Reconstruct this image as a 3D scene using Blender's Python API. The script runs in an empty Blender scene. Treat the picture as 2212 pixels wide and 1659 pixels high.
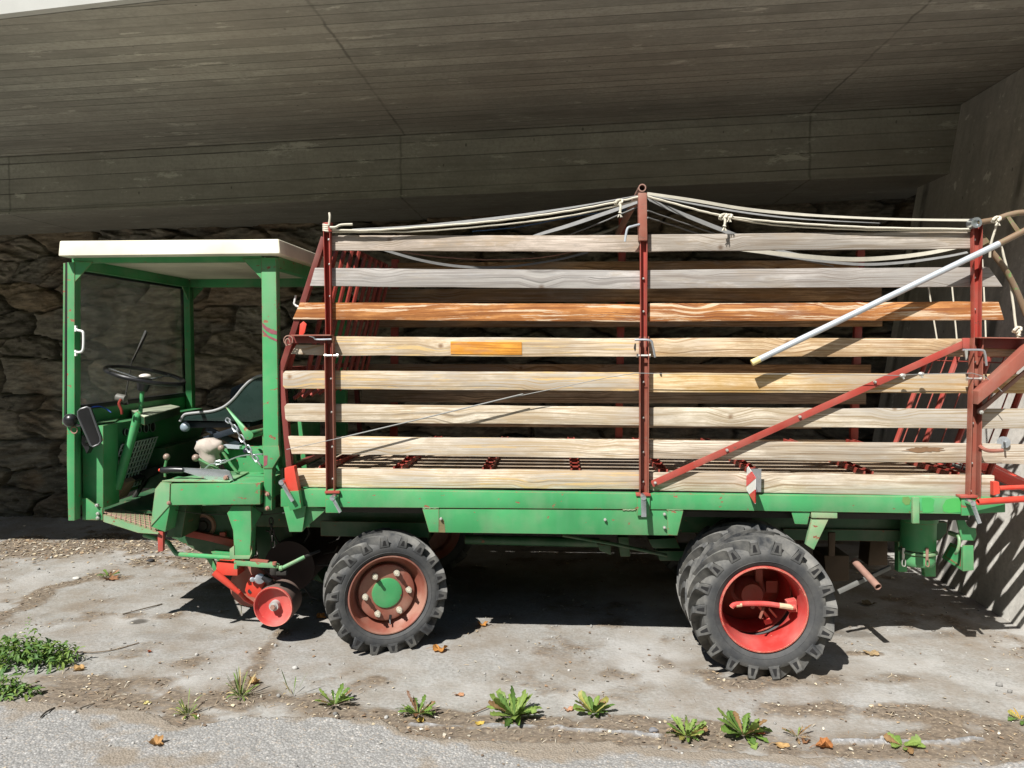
import bpy, bmesh, math, random
import numpy as np
from mathutils import Vector, Matrix
random.seed(7); RNG = np.random.default_rng(11)
S = bpy.context.scene
# ---------------------------------------------------------------- camera, sky, sun, exposure
F = 1661.0; CU, CV = 1106.0, 829.5
PITCH = math.atan(79.5/F); YAW = math.atan(99/F*math.cos(PITCH))
CAM = Vector((0, -4.0, 1.62))
cam = bpy.data.cameras.new('camera'); camo = bpy.data.objects.new('camera', cam)
S.collection.objects.link(camo); S.camera = camo
camo.location = CAM; camo.rotation_euler = (math.pi/2-PITCH, 0, YAW)
cam.sensor_fit = 'HORIZONTAL'; cam.sensor_width = 36.0; cam.lens = 36.0*F/2212.0
cam.clip_start = 0.05; cam.clip_end = 2000
SUN = Vector((.424, .707, -1.0)).normalized()
W = bpy.data.worlds.new("World"); S.world = W; W.use_nodes = True
wn = W.node_tree.nodes; bg = wn['Background']
sky = wn.new('ShaderNodeTexSky'); sky.sky_type = 'NISHITA'; sky.sun_disc = False
sky.sun_elevation = math.asin(-SUN.z); sky.sun_rotation = math.atan2(-SUN.x, -SUN.y)
sky.air_density = 1.0; sky.dust_density = 1.5; sky.altitude = 1200
W.node_tree.links.new(sky.outputs[0], bg.inputs[0]); bg.inputs[1].default_value = 0.055
sl = bpy.data.lights.new('sun', 'SUN'); sl.energy = 5.0; sl.angle = math.radians(0.5); sl.color = (1.0, .972, .925)
so = bpy.data.objects.new('sun', sl); S.collection.objects.link(so)
so.location = (-4, -8, 12); so.rotation_euler = SUN.to_track_quat('-Z', 'Y').to_euler()
S.view_settings.view_transform = 'Standard'; S.view_settings.look = 'None'
S.view_settings.exposure = 0.68; S.view_settings.gamma = 1.0
S.render.engine = 'CYCLES'; S.cycles.max_bounces = 8; S.cycles.diffuse_bounces = 4
S.cycles.transparent_max_bounces = 12; S.cycles.caustics_reflective = False; S.cycles.caustics_refractive = False
try: S.cycles.use_denoising = True
except Exception: pass

# ---------------------------------------------------------------- measuring helpers
_cp, _sp, _cy, _sy = math.cos(PITCH), math.sin(PITCH), math.cos(YAW), math.sin(YAW)
FW = Vector((-_sy*_cp, _cy*_cp, -_sp)); RT = Vector((_cy, _sy, 0)); UP = RT.cross(FW)
def ray(u, v): return FW*F + RT*(u-CU) - UP*(v-CV)
def P(u, v, y):
    d = ray(u, v); return CAM + d*((y-CAM.y)/d.y)
def G(u, v, z=0.0):
    d = ray(u, v); return CAM + d*((z-CAM.z)/d.z)
def XP(u, v, x):
    d = ray(u, v); return CAM + d*((x-CAM.x)/d.x)
def lerp(a, b, t): return a+(b-a)*t

# ---------------------------------------------------------------- noise for meshes
def _h(ix, iy, s):
    n = (ix.astype(np.int64)*374761393 + iy.astype(np.int64)*668265263 + s*1442695041) & 0x7fffffff
    n = ((n ^ (n >> 13))*1274126177) & 0x7fffffff
    return ((n ^ (n >> 16)) & 0xffff)/65535.0
def vnoise(x, y, s=0):
    x = np.asarray(x, float); y = np.asarray(y, float)
    ix = np.floor(x); iy = np.floor(y); fx = x-ix; fy = y-iy
    fx = fx*fx*(3-2*fx); fy = fy*fy*(3-2*fy)
    a = _h(ix, iy, s); b = _h(ix+1, iy, s); c = _h(ix, iy+1, s); d = _h(ix+1, iy+1, s)
    return (a*(1-fx)+b*fx)*(1-fy)+(c*(1-fx)+d*fx)*fy
def fbm(x, y, s=0, o=4):
    r = 0; a = .5; t = 0
    for i in range(o):
        r = r+a*vnoise(x*2**i+i*17.3, y*2**i-i*9.1, s+i); t += a; a *= .5
    return r/t
def sstep(a, b, x):
    t = np.clip((x-a)/(b-a), 0, 1); return t*t*(3-2*t)

# ---------------------------------------------------------------- objects
def link(o): S.collection.objects.link(o); return o
def tag(o, label=None, cat=None, group=None, kind=None):
    if label: o['label'] = label
    if cat: o['category'] = cat
    if group: o['group'] = group
    if kind: o['kind'] = kind
    return o
def empty(name, loc):
    o = bpy.data.objects.new(name, None); o.location = loc; o.empty_display_size = .2; return link(o)
def worldloc(o):
    v = Vector((0, 0, 0))
    while o: v += Vector(o.location); o = o.parent
    return v
def mesh_np(name, verts, faces, mat=None, smooth=False, cols=None):
    me = bpy.data.meshes.new(name)
    verts = np.asarray(verts, np.float32); faces = np.asarray(faces, np.int32)
    nv, nf, k = len(verts), len(faces), faces.shape[1]
    me.vertices.add(nv); me.vertices.foreach_set('co', verts.ravel())
    me.loops.add(nf*k); me.loops.foreach_set('vertex_index', faces.ravel())
    me.polygons.add(nf); me.polygons.foreach_set('loop_start', np.arange(0, nf*k, k, dtype=np.int32))
    try: me.polygons.foreach_set('loop_total', np.full(nf, k, np.int32))
    except Exception: pass
    if smooth: me.polygons.foreach_set('use_smooth', np.ones(nf, bool))
    for nm, c in (cols or {}).items():
        a = me.color_attributes.new(nm, 'FLOAT_COLOR', 'POINT'); a.data.foreach_set('color', np.asarray(c, np.float32).ravel())
    me.update(); me.validate()
    if mat: me.materials.append(mat)
    return bpy.data.objects.new(name, me)
def gridfaces(nx, ny):
    i = np.arange(nx*ny).reshape(ny, nx)
    return np.stack([i[:-1, :-1], i[:-1, 1:], i[1:, 1:], i[1:, :-1]], -1).reshape(-1, 4)

class MB:
    """collects solids and links them as one mesh object"""
    def __init__(s): s.bm = bmesh.new()
    def _f(s, vs):
        try: return s.bm.faces.new(vs)
        except ValueError: return None
    def solid(s, a, b):
        va = [s.bm.verts.new(p) for p in a]; vb = [s.bm.verts.new(p) for p in b]; n = len(va)
        s._f(va); s._f(vb[::-1])
        for i in range(n): s._f([va[i], vb[i], vb[(i+1) % n], va[(i+1) % n]])
        return s
    def prism(s, px, y0, y1):
        a = [P(u, v, y0) for u, v in px]
        return s.solid(a, [Vector((p.x, y1, p.z)) for p in a])
    def box(s, x0, x1, y0, y1, z0, z1):
        return s.solid([(x0, y0, z0), (x1, y0, z0), (x1, y0, z1), (x0, y0, z1)], [(x0, y1, z0), (x1, y1, z0), (x1, y1, z1), (x0, y1, z1)])
    def bar(s, a, b, w, d, n=(0, 1, 0)):
        """flat bar from a to b, w across, d deep along n (from the front face)"""
        a = Vector(a); b = Vector(b); n = Vector(n).normalized(); t = (b-a).normalized(); c = t.cross(n).normalized()*w/2; n = n*d
        return s.solid([a-c, b-c, b+c, a+c], [a-c+n, b-c+n, b+c+n, a+c+n])
    def tube(s, pts, r, n=8, cap=True, inner=None, closed=False):
        pts = [Vector(p) for p in pts]; m = len(pts); rs = r if isinstance(r, (list, tuple)) else [r]*m
        rings = []; nv = None
        for i, p in enumerate(pts):
            if closed: t = pts[(i+1) % m]-pts[i-1]
            else: t = pts[min(i+1, m-1)]-pts[max(i-1, 0)]
            t.normalize()
            if nv is None:
                nv = t.cross(Vector((0, 0, 1))); nv = nv if nv.length > .1 else t.cross(Vector((0, 1, 0)))
            nv = (nv-t*nv.dot(t)).normalized(); bv = t.cross(nv)
            rings.append([s.bm.verts.new(p+(nv*math.cos(2*math.pi*k/n)+bv*math.sin(2*math.pi*k/n))*rs[i]) for k in range(n)])
        for i in range(m if closed else m-1):
            A, B = rings[i], rings[(i+1) % m]
            for k in range(n): s._f([A[k], A[(k+1) % n], B[(k+1) % n], B[k]])
        if cap and not closed:
            for ring, p, q in ((rings[0], pts[0], pts[1]), (rings[-1], pts[-1], pts[-2])):
                if inner:
                    c = p; dd = (q-p).normalized()
                    r1 = [s.bm.verts.new(c+(v.co-c)*inner) for v in ring]; r2 = [s.bm.verts.new(v.co+dd*min(.12, (q-p).length*.8)) for v in r1]
                    for k in range(n):
                        s._f([ring[k], ring[(k+1) % n], r1[(k+1) % n], r1[k]]); s._f([r1[k], r1[(k+1) % n], r2[(k+1) % n], r2[k]])
                    s._f(r2)
                else: s._f(ring)
        return s
    def cyl(s, a, b, r, n=16, inner=None): return s.tube([a, b], r, n, True, inner)
    def ball(s, c, r, sc=(1, 1, 1), n=12):
        m = Matrix.Translation(Vector(c)) @ Matrix.Diagonal((sc[0], sc[1], sc[2], 1))
        bmesh.ops.create_uvsphere(s.bm, u_segments=n, v_segments=max(6, n*2//3), radius=r, matrix=m); return s
    def lathe(s, prof, n=48, c=(0, 0, 0)):
        """profile of (y, r) turned about the y axis through c"""
        c = Vector(c); rings = []
        for y, r in prof:
            rings.append([s.bm.verts.new(c+Vector((r*math.cos(2*math.pi*k/n), y, r*math.sin(2*math.pi*k/n)))) for k in range(n)])
        for A, B in zip(rings, rings[1:]):
            for k in range(n): s._f([A[k], A[(k+1) % n], B[(k+1) % n], B[k]])
        return s
    def done(s, name, mat, parent=None, bevel=0.0, smooth=True, origin=None, wld=None, ang=35, seg=2):
        bm = s.bm
        bmesh.ops.remove_doubles(bm, verts=bm.verts, dist=1e-6)
        bmesh.ops.recalc_face_normals(bm, faces=bm.faces)
        if bevel:
            ed = [e for e in bm.edges if len(e.link_faces) == 2 and e.calc_face_angle(0) > .5]
            try: bmesh.ops.bevel(bm, geom=ed, offset=bevel, segments=seg, affect='EDGES', profile=.6, clamp_overlap=True)
            except Exception as ex: print('bevel', name, ex)
        base = worldloc(parent) if parent else Vector((0, 0, 0))
        loc = Vector((0, 0, 0))
        if origin is not None: loc = Vector(origin)-base
        bmesh.ops.translate(bm, verts=bm.verts, vec=-(base+loc))
        if smooth:
            for f in bm.faces: f.smooth = True
            for e in bm.edges:
                if len(e.link_faces) == 2 and e.calc_face_angle(0) > math.radians(ang): e.smooth = False
        me = bpy.data.meshes.new(name); bm.to_mesh(me); bm.free()
        if mat: me.materials.append(mat)
        o = bpy.data.objects.new(name, me); link(o); o.location = loc
        if parent: o.parent = parent
        return o
def copyo(o, loc=None, parent=None, rot=None):
    c = o.copy(); S.collection.objects.link(c)
    if parent is not None: c.parent = parent
    if loc is not None: c.location = loc
    if rot is not None: c.rotation_euler = rot
    return c
def copytree(o, loc=None, rot=None, parent=None):
    c = copyo(o, loc, parent if parent else o.parent, rot)
    for ch in list(o.children): copytree(ch, None, None, c)
    return c
def curve3(pts, n=8):
    """smooth line through points"""
    pts = [Vector(p) for p in pts]; out = []
    for i in range(len(pts)-1):
        p0 = pts[max(i-1, 0)]; p1 = pts[i]; p2 = pts[i+1]; p3 = pts[min(i+2, len(pts)-1)]
        for k in range(n):
            t = k/n
            out.append(.5*((2*p1)+(p2-p0)*t+(2*p0-5*p1+4*p2-p3)*t*t+(3*p1-p0-3*p2+p3)*t**3))
    out.append(pts[-1]); return out

# ---------------------------------------------------------------- materials
class NT:
    def __init__(s, name):
        s.m = bpy.data.materials.new(name); s.m.use_nodes = True; s.t = s.m.node_tree
        s.b = s.t.nodes['Principled BSDF']; s.out = s.t.nodes['Material Output']
    def n(s, ty, ins=None, **pr):
        nd = s.t.nodes.new('ShaderNode'+ty)
        for k, v in pr.items(): setattr(nd, k, v)
        for k, v in (ins or {}).items(): s.set(nd.inputs[k], v)
        return nd
    def set(s, sock, v):
        if isinstance(v, bpy.types.NodeSocket): s.t.links.new(v, sock)
        elif isinstance(v, bpy.types.Node): s.t.links.new(v.outputs[0], sock)
        elif isinstance(v, (tuple, list)) and len(v) == 3 and sock.type == 'RGBA': sock.default_value = (*v, 1)
        else: sock.default_value = v
    def co(s): return s.n('TexCoord').outputs['Object']
    def map(s, vec, sc=(1, 1, 1), loc=(0, 0, 0)): return s.n('Mapping', {'Vector': vec, 'Scale': sc, 'Location': loc}).outputs[0]
    def noise(s, vec, sc, det=4, rough=.55, dist=0.0): return s.n('TexNoise', {'Vector': vec, 'Scale': sc, 'Detail': det, 'Roughness': rough, 'Distortion': dist}).outputs[0]
    def vor(s, vec, sc, feat='F1', out=0, rnd=1.0): return s.n('TexVoronoi', {'Vector': vec, 'Scale': sc, 'Randomness': rnd}, feature=feat).outputs[out]
    def ramp(s, f, st):
        nd = s.n('ValToRGB', {'Fac': f}); e = nd.color_ramp.elements
        while len(e) < len(st): e.new(.5)
        for x, (p, c) in zip(e, st):
            x.position = p; x.color = (c, c, c, 1) if isinstance(c, (int, float)) else (*c, 1)
        return nd.outputs[0]
    def mix(s, f, a, b, bl='MIX'):
        nd = s.n('Mix', data_type='RGBA', blend_type=bl); s.set(nd.inputs[0], f); s.set(nd.inputs[6], a); s.set(nd.inputs[7], b); return nd.outputs[2]
    def ma(s, op, a, b=0.0, c=None, cl=False):
        nd = s.n('Math', operation=op, use_clamp=cl); s.set(nd.inputs[0], a); s.set(nd.inputs[1], b)
        if c is not None: s.set(nd.inputs[2], c)
        return nd.outputs[0]
    def attr(s, nm): return s.n('Attribute', attribute_name=nm)
    def bump(s, h, st=.3, d=.01): s.set(s.b.inputs['Normal'], s.n('Bump', {'Height': h, 'Strength': st, 'Distance': d}).outputs[0])
    def fin(s, col, rough=.6, metal=0.0, spec=.5):
        s.set(s.b.inputs['Base Color'], col); s.set(s.b.inputs['Roughness'], rough); s.set(s.b.inputs['Metallic'], metal)
        s.set(s.b.inputs['Specular IOR Level'], spec); return s.m

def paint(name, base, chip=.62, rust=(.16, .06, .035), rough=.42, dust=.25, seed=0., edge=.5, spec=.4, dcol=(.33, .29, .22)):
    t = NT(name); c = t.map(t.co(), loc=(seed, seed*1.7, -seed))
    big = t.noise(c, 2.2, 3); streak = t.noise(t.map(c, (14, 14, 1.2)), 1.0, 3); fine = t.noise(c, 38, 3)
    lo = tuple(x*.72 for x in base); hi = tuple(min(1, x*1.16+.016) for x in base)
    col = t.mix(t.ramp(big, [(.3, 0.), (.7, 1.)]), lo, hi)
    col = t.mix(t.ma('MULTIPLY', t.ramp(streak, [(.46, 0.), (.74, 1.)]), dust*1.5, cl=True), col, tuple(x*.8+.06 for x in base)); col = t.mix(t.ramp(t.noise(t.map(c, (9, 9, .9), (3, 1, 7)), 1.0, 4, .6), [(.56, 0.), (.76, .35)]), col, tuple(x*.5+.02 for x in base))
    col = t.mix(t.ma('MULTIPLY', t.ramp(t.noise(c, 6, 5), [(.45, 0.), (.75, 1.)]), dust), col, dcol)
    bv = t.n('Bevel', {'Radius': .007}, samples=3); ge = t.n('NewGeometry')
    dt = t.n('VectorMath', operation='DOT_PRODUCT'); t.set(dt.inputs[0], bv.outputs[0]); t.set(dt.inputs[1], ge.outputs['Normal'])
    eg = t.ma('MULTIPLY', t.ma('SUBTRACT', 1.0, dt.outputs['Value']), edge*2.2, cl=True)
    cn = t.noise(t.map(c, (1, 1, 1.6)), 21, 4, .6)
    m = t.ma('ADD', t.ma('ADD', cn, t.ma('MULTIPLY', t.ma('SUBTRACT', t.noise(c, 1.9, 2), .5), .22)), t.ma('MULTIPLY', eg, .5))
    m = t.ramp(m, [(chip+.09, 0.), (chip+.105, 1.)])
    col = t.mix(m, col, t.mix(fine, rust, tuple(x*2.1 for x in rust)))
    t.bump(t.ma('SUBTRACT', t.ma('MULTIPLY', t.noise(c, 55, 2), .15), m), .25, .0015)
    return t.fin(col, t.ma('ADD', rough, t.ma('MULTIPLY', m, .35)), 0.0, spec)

def wood(name, seed, light, mid, dark, peel=None, grain=1.0, grey=.75):
    t = NT(name); c = t.map(t.co(), loc=(seed*3.7, seed*.9, seed*1.37))
    z = t.n('SeparateXYZ', {0: c}); kv = t.n('CombineXYZ', {0: z.outputs[0], 1: z.outputs[2]}).outputs[0]
    kn = t.n('TexVoronoi', {'Vector': kv, 'Scale': 2.1}, voronoi_dimensions='2D').outputs[0]; k = t.ramp(kn, [(.0, 1.), (.26, 0.)]); kc = t.ramp(t.ma('ADD', kn, t.ma('MULTIPLY', t.noise(c, 40, 2), .02)), [(.020, 1.), (.05, 0.)])
    w = t.noise(t.map(c, (.9, 1, 5)), 1.0, 2)
    zz = t.ma('ADD', t.ma('MULTIPLY', z.outputs[2], 165.*grain), t.ma('ADD', t.ma('MULTIPLY', w, 11.), t.ma('MULTIPLY', k, 5.)))
    xx = t.ma('MULTIPLY', z.outputs[0], 2.2)
    gv = t.n('CombineXYZ', {0: xx, 1: t.ma('MULTIPLY', z.outputs[1], 30.), 2: zz}).outputs[0]
    g = t.noise(gv, .8, 3, .6); g2 = t.noise(t.map(gv, (2.5, 1, 2.2)), 1.0, 2, .5)
    patch = t.noise(t.map(c, (2.6, 1, 9)), 1.0, 6, .7); pat2 = t.noise(t.map(c, (.9, 1, 4)), 1.0, 4, .6)
    col = t.mix(t.ramp(patch, [(.44, 0.), (.57, 1.)]), tuple(x*.92 for x in mid), tuple(min(1, x*1.12) for x in light)); tanm = t.ramp(t.noise(t.map(c, (3.4, 1, 14), (5, 0, 2)), 1.0, 5, .7), [(.54, 0.), (.62, .6)]); col = t.mix(tanm, col, (mid[0]*.86, mid[1]*.74, mid[2]*.56)); gr = sum(mid)/3; col = t.mix(t.ramp(pat2, [(.44, 0.), (.60, grey)]), col, (gr*.80, gr*.77, gr*.73)); fib = t.noise(t.map(c, (9, 1, 130)), 1.0, 3, .6); col = t.mix(t.ramp(fib, [(.35, .30), (.6, 0.)]), col, tuple(x*.7 for x in mid))
    col = t.mix(t.ma('MULTIPLY', t.ramp(g, [(.48, 0.), (.62, 1.)]), .95), col, dark)
    col = t.mix(t.ma('MULTIPLY', t.ramp(g2, [(.5, 0.), (.7, 1.)]), .5), col, dark)
    col = t.mix(t.ma('MULTIPLY', kc, .8), col, (dark[0]*.55, dark[1]*.42, dark[2]*.33))
    st = t.ramp(t.noise(t.map(c, (1.1, 1, 9)), 1.3, 4), [(.64, 0.), (.78, 1.)]); col = t.mix(t.ma('MULTIPLY', st, .75), col, tuple(x*.55 for x in dark))
    crk = t.ramp(t.noise(t.map(gv, (.16, 1, .5)), 1.0, 3, .5), [(.635, 0.), (.65, 1.)]); col = t.mix(t.ma('MULTIPLY', crk, .6), col, tuple(x*.4 for x in dark))
    col = t.mix(1.0, col, (.92, .90, .865), 'MULTIPLY'); spk = t.ramp(t.noise(t.map(c, (7, 1, 40)), 1.0, 5, .75), [(.56, 0.), (.66, .6)]); col = t.mix(spk, col, tuple(x*.62 for x in mid)); nail = t.ramp(t.noise(t.map(c, (1.4, 1, 3), (9, 3, 4)), 1.0, 5, .7), [(.58, 0.), (.72, .55)]); col = t.mix(nail, col, (.30, .26, .22))
    if peel:
        pm = t.noise(t.map(gv, (.95, .4, .36)), 1.0, 6, .72); pm = t.ramp(pm, [(peel[1], 0.), (peel[1]+.035, 1.)])
        col = t.mix(pm, col, peel[0])
    t.bump(t.ma('ADD', g, t.ma('MULTIPLY', patch, .4)), .35, .002)
    return t.fin(col, .82, 0, .25)

def plain(name, col, rough=.6, metal=0.0, var=.25, sc=18, spec=.5, bump=.1):
    t = NT(name); c = t.co(); n = t.noise(c, sc, 4)
    cc = t.mix(n, tuple(x*(1-var) for x in col), tuple(min(1, x*(1+var)) for x in col))
    t.bump(t.noise(c, sc*3, 3), bump, .002)
    return t.fin(cc, t.ma('ADD', rough-.08, t.ma('MULTIPLY', n, .16)), metal, spec)

GREEN = paint('green_paint', (.045, .285, .095), chip=.60, seed=1.)
GREEN2 = paint('green_paint_worn', (.05, .30, .103), chip=.56, seed=5., edge=.8)
GREEN_SHADE = paint('green_paint_shaded', (.020, .095, .036), chip=.60, seed=9., dust=.25)  # same green with the shade under and inside the truck darkened into it
GREENP = paint('green_paint_pale', (.13, .33, .15), chip=.56, seed=12., dust=.6, dcol=(.42, .36, .25))
RED = paint('red_paint', (.36, .045, .030), chip=.57, rust=(.13, .05, .035), seed=2., dust=.2)
REDB = paint('bright_red_paint', (.62, .045, .022), chip=.60, rust=(.2, .07, .04), seed=3., dust=.12)
REDO = paint('faded_red_primer', (.30, .085, .055), chip=.56, rust=(.16, .07, .05), seed=4., dust=.35)
REDP = paint('dusty_red_paint', (.50, .045, .038), chip=.62, rust=(.45, .25, .16), seed=6., dust=.35, dcol=(.55, .30, .25))
CREAM = paint('cream_roof_paint', (.72, .68, .53), chip=.70, seed=7., dust=.08, rough=.5, dcol=(.5, .42, .3))
STEEL = plain('galvanised_steel', (.52, .54, .56), .38, .85, .15, 30)
ZINC = plain('zinc_pipe', (.50, .54, .58), .45, .35, .12, 14)
RUSTY = plain('rusty_tube', (.30, .17, .13), .75, .1, .4, 22)
BROWNP = paint('worn_brown_tube', (.20, .13, .075), chip=.55, rust=(.09, .15, .05), seed=15., dust=.3)
BLACK = plain('black_plastic', (.012, .012, .013), .32, 0, .3, 20)
RUBBER = plain('black_rubber', (.015, .015, .016), .6, 0, .3, 20)
DARK = plain('oily_dark_metal', (.035, .032, .028), .6, .3, .5, 12)
CLOTH = plain('beige_cloth', (.44, .38, .33), .9, 0, .15, 9, .2, .4)
WHITE = plain('white_paint', (.75, .75, .73), .4, 0, .06, 9)
BOLT = plain('bolt_zinc', (.55, .54, .50), .4, .6, .2, 40)
CHROME = plain('polished_steel', (.62, .66, .70), .28, .9, .1, 20)
ROPE = plain('white_rope', (.60, .56, .46), .9, 0, .15, 60, .2, .5)
STRAPM = plain('grey_strap', (.20, .20, .195), .85, 0, .25, 30, .2, .3)
STRAPW = plain('pale_strap', (.40, .375, .31), .85, 0, .25, 20, .2, .3)
# ================================================================ THE SETTING
def concrete(name, axis, per, seams=(), tone=(.385, .375, .325), vert=False, edge=None, slope=0.0, off=0.0):
    t = NT(name); c = t.co(); x = t.n('SeparateXYZ', {0: c}); ax = x.outputs[axis]
    if slope: ax = t.ma('SUBTRACT', ax, t.ma('MULTIPLY', x.outputs[0], slope))
    ax = t.ma('ADD', ax, off)
    sv = (2.2, 2.2, .35) if vert else (.9, 6, 6)
    st = t.noise(t.map(c, sv), 1.0, 5, .65); st2 = t.noise(t.map(c, (sv[0]*4, sv[1]*7, sv[2]*7)), 1.0, 4, .7); bl = t.noise(c, .9, 4)
    q = t.ma('DIVIDE', ax, per); cell = t.ma('FLOOR', q); fr = t.ma('FRACT', q)
    wn = t.n('TexWhiteNoise', {'W': cell}, noise_dimensions='1D').outputs[0]
    v = t.ma('ADD', t.ma('MULTIPLY', wn, .22), t.ma('ADD', t.ma('MULTIPLY', t.noise(c, 2.4, 6, .7), .55), t.ma('ADD', t.ma('MULTIPLY', st, .38), t.ma('MULTIPLY', st2, .38))))
    col = t.mix(t.ramp(v, [(.46, 0.), (1.02, 1.)]), tuple(k*.46 for k in tone), tuple(k*1.30 for k in tone)); col = t.mix(t.ramp(t.noise(c, 34, 4, .7), [(.3, .5), (.55, 0.)]), col, tuple(k*.55 for k in tone))
    col = t.mix(t.ramp(bl, [(.35, 0.), (.7, .5)]), col, (tone[0]*.80, tone[1]*.74, tone[2]*.72))
    # joints left by the formwork boards
    jn = t.ma('ABSOLUTE', t.ma('SUBTRACT', fr, .5)); jl = t.ramp(t.ma('ADD', jn, t.ma('MULTIPLY', t.ma('SUBTRACT', st, .5), .10)), [(.458, 0.), (.485, 1.)])
    jm = t.ma('MULTIPLY', jl, t.ramp(t.noise(t.map(c, (.8, 4, 4)), 1.0, 2), [(.36, .35), (.58, 1.)]))
    col = t.mix(jm, col, tuple(k*.30 for k in tone))
    sm = None
    for s in seams:
        d = t.ma('ABSOLUTE', t.ma('ADD', t.ma('SUBTRACT', x.outputs[0], s), t.ma('MULTIPLY', t.ma('SUBTRACT', t.noise(c, 9, 3), .5), .035)))
        e = t.ramp(d, [(.003, 1.), (.013, 0.)]); sm = e if sm is None else t.ma('MAXIMUM', sm, e)
    if sm is not None: col = t.mix(t.ma('MULTIPLY', sm, t.ramp(t.noise(c, 2.5, 3), [(.35, .25), (.6, .75)])), col, tuple(k*.3 for k in tone))
    sp = t.ramp(t.noise(t.map(c, (2.4, 8, 8)), 1.0, 6, .75), [(.60, 0.), (.67, 1.)]); col = t.mix(t.ma('MULTIPLY', sp, .60), col, tuple(min(1, k*1.75) for k in tone))
    pit = t.ramp(t.vor(t.map(c, (1, 1, .55)), 11.0), [(.075, 1.), (.10, 0.)]); pit = t.ma('MULTIPLY', pit, t.ramp(t.noise(c, 3.1, 3), [(.52, 0.), (.6, 1.)]))
    col = t.mix(t.ma('MULTIPLY', pit, .7), col, tuple(k*.25 for k in tone))
    t.bump(t.ma('SUBTRACT', t.ma('ADD', t.ma('MULTIPLY', st, .5), t.ma('MULTIPLY', wn, .5)), jm), .5, .006)
    return t.fin(col, .9, 0, .2)

CEIL = concrete('board_marked_ceiling', 1, .118, (-1.28, 2.03), off=.03)
BEAMM = concrete('board_marked_beam', 2, .128, (-4.72, -1.31, 2.03), tone=(.35, .345, .295), slope=.037, off=-.04)
ABUTM = concrete('abutment_concrete', 1, 1.4, (), tone=(.60, .58, .53), vert=True)

br = empty('concrete_bridge', (0, 2.4, 0)); tag(br, 'board marked concrete bridge spanning over the truck and the stone wall', 'bridge')
zc = lambda x: 3.26+.037*(x+4.8)
zb = lambda x: 2.765+.031*(x+4.7)
ed = [(-14, -.08), (-8, -.08), (-2.9, -.06), (-1.95, -.15), (0, -.22), (3.0, -.30), (5.0, -.32)]
b = MB(); lo = []; hi = []
va = [[b.bm.verts.new(p) for p in ((x, y, zc(x)), (x, 5.2, zc(x)), (x, 5.2, zc(x)+.7), (x, y, zc(x)+.7))] for x, y in ed]
for A, B in zip(va, va[1:]):
    for k in range(4): b._f([A[k], A[(k+1) % 4], B[(k+1) % 4], B[k]])
b._f(va[0]); b._f(va[-1]); b.done('deck_slab', CEIL, br, smooth=False)
b = MB()
fv = [[b.bm.verts.new(p) for p in ((x, y-.05, zc(x)+.004), (x, y-.002, zc(x)+.004), (x, y-.002, zc(x)+.7), (x, y-.05, zc(x)+.7))] for x, y in ed]
for A, B in zip(fv, fv[1:]):
    for k in range(4): b._f([A[k], A[(k+1) % 4], B[(k+1) % 4], B[k]])
b._f(fv[0]); b._f(fv[-1]); b.done('fascia', plain('pale_fascia_concrete', (.46, .46, .43), .9, 0, .15, 5, .2), br, smooth=False)
b = MB(); b.solid([(-14, 2.43, zb(-14)), (3.27, 2.43, zb(3.27)), (3.27, 2.43, zc(3.27)-.003), (-14, 2.43, zc(-14)-.003)],
                  [(-14, 4.9, zb(-14)), (3.27, 4.9, zb(3.27)), (3.27, 4.9, zc(3.27)-.003), (-14, 4.9, zc(-14)-.003)])
b.done('edge_beam', BEAMM, br, bevel=.015, smooth=False)
b = MB(); b.solid([(-14, 2.418, zb(-14)-.0), (3.2, 2.418, zb(3.2)), (3.2, 2.418, zb(3.2)+.022), (-14, 2.418, zb(-14)+.022)],
                  [(-14, 2.428, zb(-14)), (3.2, 2.428, zb(3.2)), (3.2, 2.428, zb(3.2)+.022), (-14, 2.428, zb(-14)+.022)])
b.done('drip_edge', BEAMM, br, smooth=False)

b = MB()
b.solid([(2.632, -1.6, -.25), (5.4, -1.6, -.25), (5.4, -1.6, zc(4)-.01), (3.205, -1.6, zc(3.2)-.004)],
        [(2.632, 2.97, -.25), (5.4, 2.97, -.25), (5.4, 2.97, zc(4)-.01), (3.205, 2.97, zc(3.2)-.004)])
tag(b.done('abutment_wall', ABUTM, None, smooth=False), 'plain sloping concrete abutment wall at the rear end of the truck', 'wall')

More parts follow.
